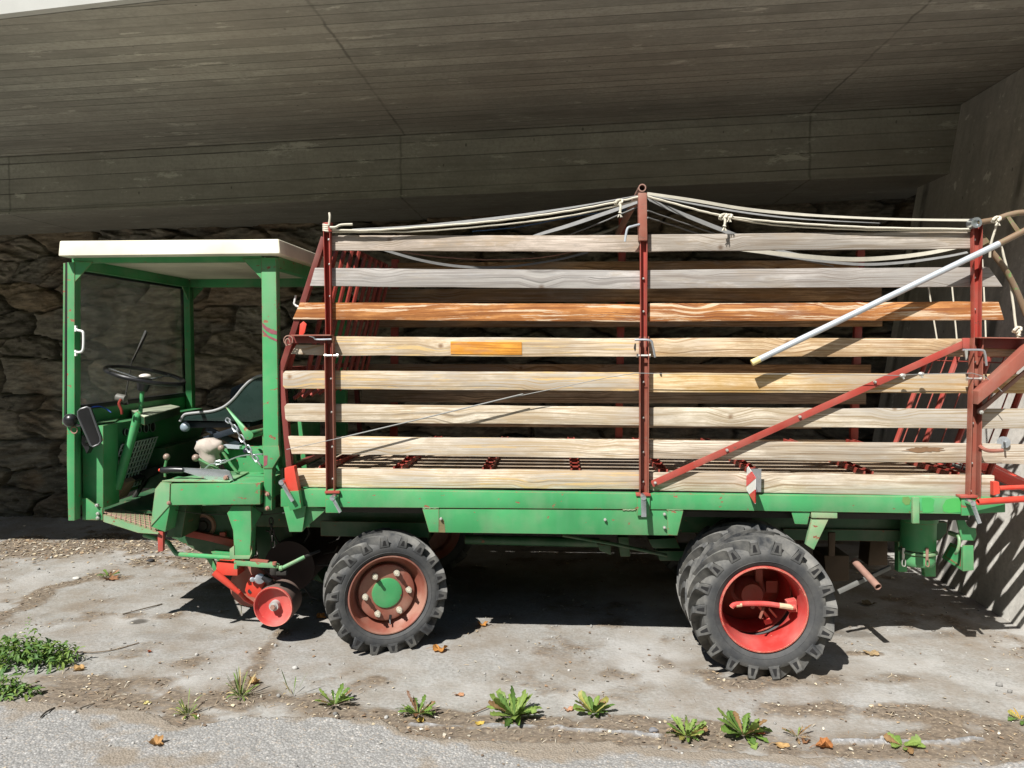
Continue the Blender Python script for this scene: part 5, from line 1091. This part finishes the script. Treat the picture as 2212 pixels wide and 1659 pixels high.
b = MB(); b.prism([(505, 1210), (540, 1213), (590, 1217), (601, 1222), (600, 1228), (560, 1226), (512, 1222), (512, 1230), (505, 1230)], .0, .03); b.done('steering_link', GREENP, T, bevel=.003)
b = MB(); b.prism([(540, 1208), (578, 1212), (578, 1216), (540, 1212)], .0, .02); b.cyl(P(593, 1214, .0), P(593, 1220, .0), .012, 8); b.done('link_plate', REDO, T)
b = MB(); b.cyl(P(592, 1226, .015), P(592, 1240, .015), .022, 14); b.prism([(584, 1236), (618, 1234), (618, 1243), (586, 1243)], .0, .03); b.done('ball_joint', DARK, T, bevel=.002)
b = MB(); b.tube([P(606, 1229, .0), P(658, 1203, .05)], .0105, 10); b.tube([P(603, 1228, .0), P(610, 1227, .003)], .014, 10); b.done('track_rod', GREENP, T)
b = MB(); b.tube([P(658, 1203, .05), P(690, 1190, .12)], .009, 8); b.done('track_rod_end', DARK, T)
b = MB(); b.prism([(468, 1213), (513, 1216), (513, 1244), (484, 1243), (466, 1240)], .06, .2); b.done('pickup_housing', REDB, T, bevel=.004)
b = MB(); b.tube([P(462, 1236, .04), P(490, 1258, .05), P(517, 1281, .06)], [.020, .018, .012], 12); b.tube([P(513, 1276, .06), P(530, 1294, .10), P(548, 1305, .14)], [.013, .013, .010], 8); b.done('skid_tube', REDB, T)
b = MB(); c = P(541, 1266, .16); b.lathe([(-.006, .001), (-.008, .115), (.008, .118), (.01, .001)], 40, c); b.done('side_disc', REDO, T)
b = MB(); b.prism([(541, 1243), (560, 1243), (574, 1256), (562, 1280), (552, 1292), (535, 1288), (529, 1276), (532, 1262)], .08, .092); dp = b.done('adjuster_plate', REDB, T, bevel=.002)
b = MB(); b.cyl(P(540, 1277, .083), P(540, 1277, .078), .012, 16); b.done('plate_hole', RUBBER, dp)
b = MB(); b.cyl(P(560, 1251, .08), P(562, 1250, .04), .028, 18); b.cyl(P(545, 1252, .07), P(545, 1252, .05), .014, 8); b.done('adjuster_nut', STEEL, dp, bevel=.003)
b = MB(); b.tube([P(568, 1246, .06), P(582, 1255, .06), P(586, 1268, .08)], .02, 10); b.done('rubber_buffer', BLACK, dp)
cro = P(590, 1311, .02); pass
ro = MB(); ro.lathe([(.15, .02), (.152, .095), (.14, .104), (.05, .108), (.0, .109), (-.006, .106), (-.004, .101), (.02, .09), (.035, .055), (.038, .03), (.038, .001)], 48, cro)
rol = ro.done('guide_roller', REDP, T, origin=cro)
b = MB(); b.lathe([(-.002, .001), (-.002, .015), (.006, .016), (.006, .026), (.04, .028)], 24, cro); b.done('roller_hub', plain('grey_cap', (.42, .42, .40), .5, .2, .2), rol)
b = MB(); b.cyl(cro-Vector((0, .004, 0)), cro-Vector((0, .012, 0)), .014, 6); b.done('hub_nut', RUSTY, rol)
b = MB()
b.lathe([(.153, .106), (.11, .1095), (.012, .1105), (.006, .1095)], 48, cro); b.done('roller_tread', plain('worn_roller_band', (.16, .11, .09), .7, .1, .35, 16), rol)
b = MB(); b.tube([cro+Vector((0, .15, 0)), cro+Vector((-.02, .2, .08)), P(575, 1240, .22)], .02, 10); b.done('roller_arm', REDO, T)
# pickup drum behind, with tines
b = MB(); c = Vector((P(625, 1230, .35).x, .35, .34)); b.lathe([(.0, .001), (.0, .15), (1.0, .15), (1.0, .001)], 32, c); dr = b.done('pickup_drum', plain('dark_red_metal', (.022, .009, .007), .6, 0, .4, 12), T)
f = None
for k in range(7):
    for a in range(6):
        p = c+Vector((0, .04+k*.14, 0)); an = a*math.pi/3+.2*k; d_ = Vector((math.cos(an), 0, math.sin(an)))
        b = MB()
        if f is None: b.tube([(.13, 0, 0), (.22, 0, .0), (.25, 0, .03)], .005, 5); f = b.done('tine', DARK, dr, origin=(0, 0, 0)); f.location = p-worldloc(dr); f.rotation_euler = (0, -an, 0)
        else: b.bm.free(); copyo(f, p-worldloc(dr), dr, (0, -an, 0))
b = MB(); b.prism([(520, 1095), (610, 1095), (640, 1180), (700, 1260), (560, 1210), (545, 1150)], .45, 1.2); b.done('pickup_hood', GREEN_SHADE, T)
# ================================================================ ROPES AND STRAPS hung on the body
def pts3(l, y0, y1): return [P(u, v, lerp(y0, y1, k/(len(l)-1))) for k, (u, v) in enumerate(l)]
def rope(l, y0, y1, r, label, mat=ROPE, group='ropes tied over the hay body', knots=(), wrap=None):
    path = curve3(pts3(l, y0, y1), 6); b = MB()
    path = [p+Vector((0, .0006*math.sin(k*1.3), .0008*math.sin(k*2.1))) for k, p in enumerate(path)]
    b.tube(path, r, 7); o = b.done('rope', mat, None, origin=path[0]); tag(o, label, 'rope', group)
    for u, v, y, drop in knots:
        k = MB(); p = P(u, v, y)
        loop = [p+Vector((.022*math.cos(a*.7)*(1-.02*a), -.006+.008*math.sin(a*1.4), .013*math.sin(a*.7+.5))) for a in range(18)]
        k.tube(loop, r*1.05, 6); q = p+Vector((.004, -.008, 0)); k.tube(curve3([q, q+Vector((.004, -.004, -drop*.5)), q+Vector((.001, -.003, -drop))], 4), [r*1.1]*8+[r*1.9], 7)
        for a in range(5): k.tube([q+Vector((.001, -.003, -drop)), q+Vector((.012*math.cos(a*1.3), -.003+.006*math.sin(a*1.3), -drop-.022))], r*.4, 4)
        k.done('knot', mat, o)
    if wrap:
        u, v, y, rx = wrap; c = P(u, v, y); k = MB()
        for j in range(4): k.tube([c+Vector((rx*math.cos(a*.45), rx*1.1*math.sin(a*.45)+.0, j*.010-.015+.003*math.sin(a))) for a in range(14)], r*1.05, 6, closed=True)
        e = c+Vector((.05, -.03, .0)); k.tube(curve3([c+Vector((.02, -.03, 0)), e, e+Vector((.03, 0, .012)), e+Vector((.09, 0, .014))], 4), r*1.2, 6); k.tube(curve3([c+Vector((.015, -.03, .01)), c+Vector((.022, -.034, .05)), c+Vector((.018, -.03, .075))], 4), r*1.1, 6)
        k.done('lashing', mat, o)
    return o
def strap(l, y0, y1, w, label, mat=STRAPM, tw=.5, group='flat straps tied over the hay body'):
    path = curve3(pts3(l, y0, y1), 6); b = MB(); n = len(path); rows = []
    for i, p in enumerate(path):
        t = (path[min(i+1, n-1)]-path[max(i-1, 0)]).normalized(); a = tw+.35*math.sin(i*.16)
        s = Vector((0, math.cos(a), math.sin(a))); s = (s-t*s.dot(t)).normalized(); nn = t.cross(s)*.0012
        rows.append([b.bm.verts.new(p+s*w*.36+nn), b.bm.verts.new(p-s*w*.36+nn), b.bm.verts.new(p-s*w*.36-nn), b.bm.verts.new(p+s*w*.36-nn)])
    for A, B_ in zip(rows, rows[1:]):
        for k in range(4): b._f([A[k], A[(k+1) % 4], B_[(k+1) % 4], B_[k]])
    b._f(rows[0]); b._f(rows[-1]); o = b.done('strap', mat, None, origin=path[0]); tag(o, label, 'strap', group); return o
rope([(716, 496), (791, 498), (890, 492), (1031, 481), (1150, 467), (1250, 452), (1338, 435), (1379, 425)], -.02, -.02, .0055, 'upper white rope from the lashed front stake to the tall centre stake', knots=((1337, 437, -.025, .055),), wrap=(708, 493, .0, .022))
rope([(718, 501), (791, 501), (890, 500), (1031, 490), (1200, 471), (1338, 443), (1379, 430)], -.01, -.01, .0045, 'lower white rope between the front stake and the tall centre stake')
strap([(760, 496), (900, 489), (1100, 468), (1250, 446), (1380, 422)], .20, .05, .030, 'grey strap just behind the white ropes, left of the centre stake')
strap([(1380, 436), (1310, 460), (1230, 487), (1160, 508), (1100, 530)], .10, .60, .045, 'broad grey strap fanning down to the left of the centre stake')
rope([(1380, 446), (1300, 480), (1220, 512), (1150, 545)], .3, .9, .0045, 'thin grey cord running down inside the bed, nearest left of the centre stake', STRAPM)
strap([(1358, 478), (1310, 500), (1240, 516), (1150, 530)], 1.45, 1.1, .025, 'pale strap on the far side, below the broad grey strap', STRAPW)
rope([(1020, 500), (1120, 490), (1250, 466), (1360, 452)], .8, 1.0, .003, 'thin blue cord behind the ropes on the left', plain('blue_cord', (.05, .12, .25), .7))
strap([(830, 540), (900, 560), (970, 573), (1040, 578), (1110, 575), (1200, 562), (1270, 545)], .5, .9, .022, 'grey strap sagging below the top board on the left', tw=1.2)
rope([(870, 545), (960, 556), (1060, 561), (1170, 556), (1240, 543)], .9, 1.2, .004, 'dark cord sagging just above the left sagging strap', RUSTY)
rope([(1398, 424), (1450, 438), (1520, 457), (1565, 466), (1640, 476), (1760, 485), (1900, 492), (2096, 495)], -.02, -.01, .0055, 'white rope with a hanging tassel from the centre stake to the rear stake', knots=((1562, 468, -.025, .05), (1572, 469, -.022, .004)))
rope([(1398, 426), (1480, 446), (1560, 467), (1640, 482), (1740, 491), (1900, 497), (2096, 499)], .0, .0, .0042, 'lowest white rope between the centre stake and the rear stake')
strap([(1398, 418), (1500, 433), (1600, 450), (1700, 461), (1800, 468), (1950, 474), (2105, 476)], .06, .0, .022, 'cream strap stretched highest between centre stake and rear pivot', STRAPW, 1.2)
strap([(1398, 421), (1500, 441), (1620, 461), (1740, 474), (1900, 482)], .10, .2, .020, 'grey strap just under the cream strap')
strap([(1401, 431), (1470, 461), (1568, 500), (1660, 535), (1740, 552)], .05, .55, .055, 'broadest grey strap fanning down to the right of the centre stake')
rope([(1399, 455), (1480, 483), (1580, 516), (1700, 546), (1820, 562)], .3, 1.1, .004, 'thin grey cord below the broadest strap', STRAPM)
rope([(1399, 470), (1450, 486), (1550, 518), (1680, 550), (1800, 575)], .4, 1.2, .0045, 'grey cord lowest in the fan right of the centre stake', STRAPM)
strap([(1600, 538), (1720, 552), (1830, 560), (1920, 557), (2010, 546), (2092, 528)], .25, .25, .032, 'pale grey strap sagging under the top board at the rear', STRAPW, 1.3)
strap([(1640, 545), (1760, 562), (1860, 571), (1950, 567), (2040, 555), (2090, 545)], .6, .6, .022, 'dark grey strap sagging lowest at the rear', tw=1.2)
rope([(2152, 472), (2151, 490), (2141, 526), (2138, 556)], -.05, .0, .006, 'short white rope hanging from the rear arch tube', knots=((2151, 474, -.048, .01),))
rope([(2160, 522), (2170, 560), (2181, 605), (2189, 660), (2196, 720), (2200, 745)], .05, .05, .006, 'long white rope hanging down behind the bent brown tube', knots=((2196, 712, .04, .03),))
rope([(2004, 612), (2012, 660), (2030, 770)], .8, .8, .0045, 'cord hanging inside the rear bed, leftmost of the hanging cords')
rope([(2056, 612), (2063, 690), (2070, 770)], .7, .7, .0045, 'cord hanging inside the rear bed close to the rear stake')
rope([(2122, 560), (2126, 640), (2130, 740)], .6, .6, .0045, 'cord hanging just right of the rear stake')

# ================================================================ WEEDS, FALLEN LEAVES, TWIGS
def leaf_strip(V, Fc, C, base, az, L, Wd, rise, droop, col, teeth=5, tooth=.68, fold=.25, n=16, twist=0.0):
    d = Vector((math.cos(az), math.sin(az), 0)); s = Vector((-math.sin(az), math.cos(az), 0)); i0 = len(V); ph = random.random()
    for k in range(n+1):
        t = k/n; x = L*t*(1-.12*t*t); z = L*(rise*t-droop*t*t)
        env = (min(1, t/.12)*.30+.70*sstep(.1, .62, t))*(1-sstep(.82, 1.02, t)**1.0)*Wd
        fr = (t*teeth+ph) % 1.0; w = env*(1-tooth*fr) if t < .9 else env
        p = base+d*x+Vector((0, 0, z)); sd = s*math.cos(twist*t)+Vector((0, 0, math.sin(twist*t))); up = Vector((0, 0, fold*w*(1 if t > .1 else 0)))
        ten = float(.85+.3*random.random()); cc = np.array(col)*ten
        V += [tuple(p+sd*w+up), tuple(p), tuple(p-sd*w+up)]; C += [(*cc, 1), (*(cc*1.35+np.array((.02, .02, .01))), 1), (*cc, 1)]
    for k in range(n):
        a = i0+k*3; Fc += [(a, a+1, a+4, a+3), (a+1, a+2, a+5, a+4)]
def plant(name, u, v, label, cat, leaves, group=None):
    c = G(u, v); c.z = surfz(c.x, c.y); V, Fc, C = [], [], []
    for az, L, w, ri, dr, col, te, to, r0, tw in leaves: leaf_strip(V, Fc, C, Vector((math.cos(az)*r0, math.sin(az)*r0, .003)), az, L, w, ri, dr, col, te, to, twist=tw)
    o = mesh_np(name, V, Fc, PLANTM, True, {'tint': C}); o.location = c; link(o); tag(o, label, cat, group); return o
GA, GB, GC_, GR, GY = (.105, .180, .034), (.155, .225, .05), (.075, .145, .03), (.13, .06, .03), (.26, .24, .065)
def rosette(n, L, up, cols, wid=.16, seed=0, tooth=.68, drop=.5, teeth=5):
    random.seed(seed); out = []
    for k in range(n):
        az = k*2.39996+random.uniform(-.3, .3); l = L*random.uniform(.6, 1.08); f = k/n
        ri = random.uniform(.1, .9)*(1-f)+up*f*random.uniform(.6, 1.1); out.append((az, l*(1-.15*f), l*wid*random.uniform(.6, 1.1), ri, drop*random.uniform(.3, 1)*(1-.5*f), (random.choice(cols) if random.random() > .10 else (.22, .13, .06)), random.choice((teeth-1, teeth, teeth+1)), tooth, .006, random.uniform(-1.3, 1.3)))
    return out
DG = 'dandelions along the crumbling asphalt edge'
plant('dandelion', 722, 1524, 'spindly dandelion leftmost in the row along the asphalt edge', 'weed', rosette(22, .105, 1.2, (GA, GC_, GB), .15, 1, .6), DG)
plant('dandelion', 903, 1545, 'ragged dandelion with a dark red leaf, left of the largest one', 'weed', rosette(28, .11, 1.1, (GA, GA, GB, GC_, GR), .16, 2), DG)
plant('dandelion', 1112, 1548, 'largest and fullest dandelion of the row', 'weed', rosette(46, .14, 1.1, (GA, GB, GB, GC_), .17, 3, .55), DG)
plant('dandelion', 1282, 1540, 'upright dandelion with smooth broad leaves just right of the largest', 'weed', rosette(26, .105, 1.15, (GA, GC_, GY, GB), .19, 4, .25), DG)
plant('dandelion', 1483, 1594, 'bushy small dandelion nearest the big rear tyre, left of a taller one', 'weed', rosette(32, .10, 1.0, (GB, GA, GY), .17, 5), DG)
plant('dandelion', 1606, 1590, 'tall dandelion below the rear tyre with a red leaf at its foot', 'weed', rosette(36, .125, 1.1, (GB, GA, GA, GC_), .18, 6, .5), DG)
plant('dandelion', 1722, 1592, 'half withered little dandelion with thin brownish leaves', 'weed', rosette(13, .085, .9, (GB, (.24, .15, .07), (.28, .19, .1)), .11, 7), DG)
plant('dandelion', 1951, 1613, 'flat star shaped dandelion rightmost on the asphalt edge', 'weed', rosette(10, .085, .45, (GB, GB, GA), .24, 8, .4, .3, 4), DG)
plant('weed', 236, 1246, 'small weed in dry leaves far back left of the truck', 'weed', rosette(11, .11, .9, (GC_, GA, (.25, .13, .06)), .16, 9))
plant('weed', 2206, 1556, 'yellowing weed at the right edge of the photo', 'weed', rosette(12, .075, .7, (GC_, GY, (.4, .26, .05)), .2, 10))
plant('weed', 548, 1308, 'tiny weed in the shade behind the red guide roller', 'weed', rosette(8, .08, .8, (GC_, GA), .2, 12))
def grass(n, L, seed, cols): random.seed(seed); return [(random.uniform(0, 6.28), L*random.uniform(.5, 1.15), .0028*random.uniform(.7, 1.3), random.uniform(.4, 2.2), random.uniform(.1, .9), random.choice(cols), 1, 0, .02*random.random(), random.uniform(-1, 1)) for _ in range(n)]
DRY = (.42, .33, .16)
plant('grass_tuft', 520, 1508, 'larger grass tuft beside a dry leaf at the asphalt edge', 'grass', grass(40, .085, 21, (GA, GB, GC_, DRY))+rosette(4, .07, .8, (GA,), .12, 22), 'grass tufts on the asphalt edge')
plant('grass_tuft', 405, 1546, 'smaller grass tuft low on the asphalt edge at the left', 'grass', grass(26, .07, 23, (GA, GB, DRY))+rosette(5, .06, .6, (GB, GA), .16, 24), 'grass tufts on the asphalt edge')
plant('grass_tuft', 632, 1502, 'sparse grass with three blades right of the larger tuft', 'grass', grass(8, .075, 25, (GA, DRY)), 'grass tufts on the asphalt edge')
def bush(u, v, rx, ry, h, n, label, seed, shoots=()):
    random.seed(seed); c = G(u, v); c.z = surfz(c.x, c.y); V, Fc, C = [], [], []
    for k in range(n):
        a = random.uniform(0, 6.28); r = math.sqrt(random.random()); x, y = rx*r*math.cos(a), ry*r*math.sin(a); hh = h*(1-r*r*.75)*random.uniform(.15, 1.0)
        leaf_strip(V, Fc, C, Vector((x, y, hh)), random.uniform(0, 6.28), random.uniform(.035, .075), random.uniform(.005, .012), random.uniform(.1, 1.1), random.uniform(.3, 1.3), random.choice((GA, GC_, GC_, GB, (.12, .22, .07), GB, (.06, .13, .035))), 3, .45, .3, 7, random.uniform(-1, 1))
    for x, y, hh in shoots:
        for k in range(26):
            t = k/26; leaf_strip(V, Fc, C, Vector((x+.03*t, y, h*.4+hh*t)), k*2.4, .05*(1.15-t), .012*(1.15-t), .6, .5, random.choice((GA, GB, (.14, .27, .07))), 3, .4, .3, 7)
    o = mesh_np('weed_clump', V, Fc, PLANTM, True, {'tint': C}); o.location = c; link(o); tag(o, label, 'weed'); return o
bush(58, 1432, .27, .11, .145, 560, 'large leafy weed clump with a tall shoot at the left edge', 31, ((-.02, .02, .20), (.10, .0, .05)))
bush(12, 1502, .13, .06, .085, 170, 'small leafy weed clump cut by the left edge below the large one', 32)
# seed stalk
c = G(521, 1325); b = MB(); b.tube([c, c+Vector((.004, 0, .09)), c+Vector((.0, 0, .17))], .0022, 5)
for k in range(12): b.ball(c+Vector((.004*math.sin(k*2.), .004*math.cos(k*2.), .05+k*.01)), .006, n=6)
tag(b.done('seed_stalk', plain('straw_green', (.26, .25, .10), .8), None, origin=c), 'thin dry seed stalk standing left of the red guide roller', 'weed')
def dry_leaf(u, v, size, label, col, seed, curl=.6, lobes=5, rot=0.0):
    random.seed(seed); c = G(u, v); c.z = surfz(c.x, c.y); V, Fc, C = [], [], []; n = 40
    rings = (0, .3, .6, .85, 1.0)
    for j, q in enumerate(rings):
        for k in range(n):
            a = 2*math.pi*k/n; lob = .55+.45*abs(math.cos(a*lobes/2+.2*math.sin(a*3)))**.8; r = size*q*lob*(.9+.2*random.random()*q)
            x, y = r*math.cos(a), r*math.sin(a)*.8; z = .55*curl*size*(q**2)*(.55+.5*math.sin(a*2+seed)+.25*math.sin(a*5+seed*2))+.004; sh = 1-.25*curl*q
            V.append((x*sh*math.cos(rot)-y*sh*math.sin(rot), x*sh*math.sin(rot)+y*sh*math.cos(rot), z)); cc = np.array(col)*(.75+.5*random.random())*(1.1-.25*q); C.append((*cc, 1))
    for j in range(len(rings)-1):
        for k in range(n): Fc.append((j*n+k, j*n+(k+1) % n, (j+1)*n+(k+1) % n, (j+1)*n+k))
    i0 = len(V)
    for k in range(7):
        t = k/6; p = (-size*(.3+1.1*t)*math.cos(rot), -size*(.3+1.1*t)*math.sin(rot), .004+.012*math.sin(t*3)); V += [(p[0], p[1]-.0016, p[2]), (p[0], p[1]+.0016, p[2])]; C += [(*(np.array(col)*.8), 1)]*2
    for k in range(6): Fc.append((i0+2*k, i0+2*k+1, i0+2*k+3, i0+2*k+2))
    zm = min(v_[2] for v_ in V); V = [(x, y, z-zm+.002) for x, y, z in V]
    o = mesh_np('dry_leaf', V, Fc, LEAFM, True, {'tint': C}); o.location = c; link(o); tag(o, label, 'leaf', 'dry leaves fallen on the ground'); return o
OR, TAN, RB, YE, BRW = (.50, .23, .06), (.52, .33, .14), (.34, .10, .045), (.62, .44, .10), (.28, .14, .07)
dry_leaf(1043, 1352, .042, 'curled orange leaf at the shadow edge right of the front tyre', OR, 1, .9)
dry_leaf(950, 1405, .055, 'large crumpled orange leaf in front of the front tyre', OR, 2, .8)
dry_leaf(548, 1478, .042, 'folded tan leaf behind the larger grass tuft', TAN, 3, 1.0)
dry_leaf(170, 1447, .042, 'tan leaf on the dirt right of the large weed clump', TAN, 4, .7, rot=.2)
dry_leaf(338, 1614, .045, 'star shaped curled brown leaf alone on the asphalt at lower left', (.44, .25, .10), 5, 1.1, 6)
dry_leaf(992, 1501, .026, 'small brown leaf between the ragged and the largest dandelion', (.45, .24, .13), 6, .6, 2)
dry_leaf(1035, 1565, .028, 'small yellow leaf on the asphalt edge left of the largest dandelion', YE, 7, .5, 3)
dry_leaf(1228, 1533, .030, 'pinkish brown leaf leaning on the upright dandelion', (.50, .28, .17), 8, .8, 2, .5)
dry_leaf(318, 1520, .022, 'pale yellow scrap of leaf on the left dirt band', (.62, .54, .22), 9, .5, 3)
dry_leaf(323, 1409, .018, 'tiny red brown leaf on the open ground at left', RB, 10, .7, 3)
dry_leaf(1644, 1588, .030, 'rusty red leaf caught under the tall dandelion', RB, 11, .9, 4)
dry_leaf(1781, 1616, .050, 'large orange brown leaf right of the withered dandelion', (.44, .18, .06), 12, .9, 5, .3)
dry_leaf(1688, 1615, .036, 'flat tan leaf left of the large orange brown leaf', TAN, 13, .3, 3)
dry_leaf(1882, 1413, .050, 'pile of dry straw coloured leaf right of the rear tyre', (.40, .29, .16), 14, .4, 7)
dry_leaf(1740, 1605, .026, 'curled brown leaf at the foot of the withered dandelion', BRW, 15, .9, 3)
dry_leaf(1878, 1306, .055, 'dark leaf lying in the shade by the exhaust pipe', (.16, .13, .08), 16, .6, 4)
dry_leaf(693, 1335, .045, 'orange leaf half hidden by the front tyre', OR, 17, .9)
dry_leaf(240, 1252, .06, 'brown leaves heaped round the small weed far left', BRW, 18, .5, 7)
dry_leaf(905, 1560, .028, 'yellow leaf under the ragged dandelion', YE, 19, .8, 3)
def twig(l, r, label, col):
    pts = [G(u, v)+Vector((0, 0, .006+.004*math.sin(k*2))) for k, (u, v) in enumerate(l)]
    for p in pts: p.z += surfz(p.x, p.y)
    b = MB(); b.tube(curve3(pts, 4), r, 5); tag(b.done('twig', plain('twig_bark', col, .9), None, origin=pts[0]), label, 'twig', 'twigs on the ground')
twig([(88, 1556), (100, 1546), (118, 1534)], .004, 'dark straight twig on the asphalt at lower left', (.05, .04, .03))
twig([(172, 1536), (186, 1527), (204, 1519)], .003, 'thin grey twig right of the dark straight one', (.14, .11, .08))
twig([(150, 1408), (200, 1412), (250, 1404), (300, 1390)], .003, 'long thin twig curving across the ground right of the weed clump', (.16, .12, .08))
twig([(470, 1236), (492, 1226), (510, 1216)], .005, 'orange stick lying under the green guard rail', (.40, .24, .10))
twig([(265, 1330), (310, 1318), (350, 1305)], .004, 'forked looking grey twig on the bare patch at left', (.15, .12, .09))
twig([(1020, 1545), (1075, 1520), (1090, 1510)], .003, 'brown twig left of the largest dandelion', (.17, .11, .07))
def stone(u, v, r, label, col, seed):
    random.seed(seed); c = G(u, v); c.z = surfz(c.x, c.y)+r*.4; b = MB(); bmesh.ops.create_icosphere(b.bm, subdivisions=3, radius=r)
    for q in b.bm.verts: q.co = Vector((q.co.x*1.25, q.co.y, q.co.z*.65))*(.85+.3*float(vnoise(np.array([q.co.x/r*1.3+seed]), np.array([q.co.z/r*1.3+q.co.y/r]))[0]))
    bmesh.ops.translate(b.bm, verts=b.bm.verts, vec=c); tag(b.done('stone', plain('loose_stone', col, .8, 0, .3, 40), None, origin=c, ang=60), label, 'stone')
stone(1411, 1583, .016, 'dark grey pebble on the asphalt edge left of the bushy dandelion', (.16, .16, .17), 1)
stone(165, 1252, .02, 'pale stone far back at the left by the leaf strip', (.5, .48, .44), 2)
stone(588, 1213, .03, 'black lump on the sunlit dirt below the cab', (.02, .02, .022), 3) if False else None
stone(325, 1214, .022, 'black lump on the sunlit dirt behind the green guard rail', (.02, .02, .022), 3)
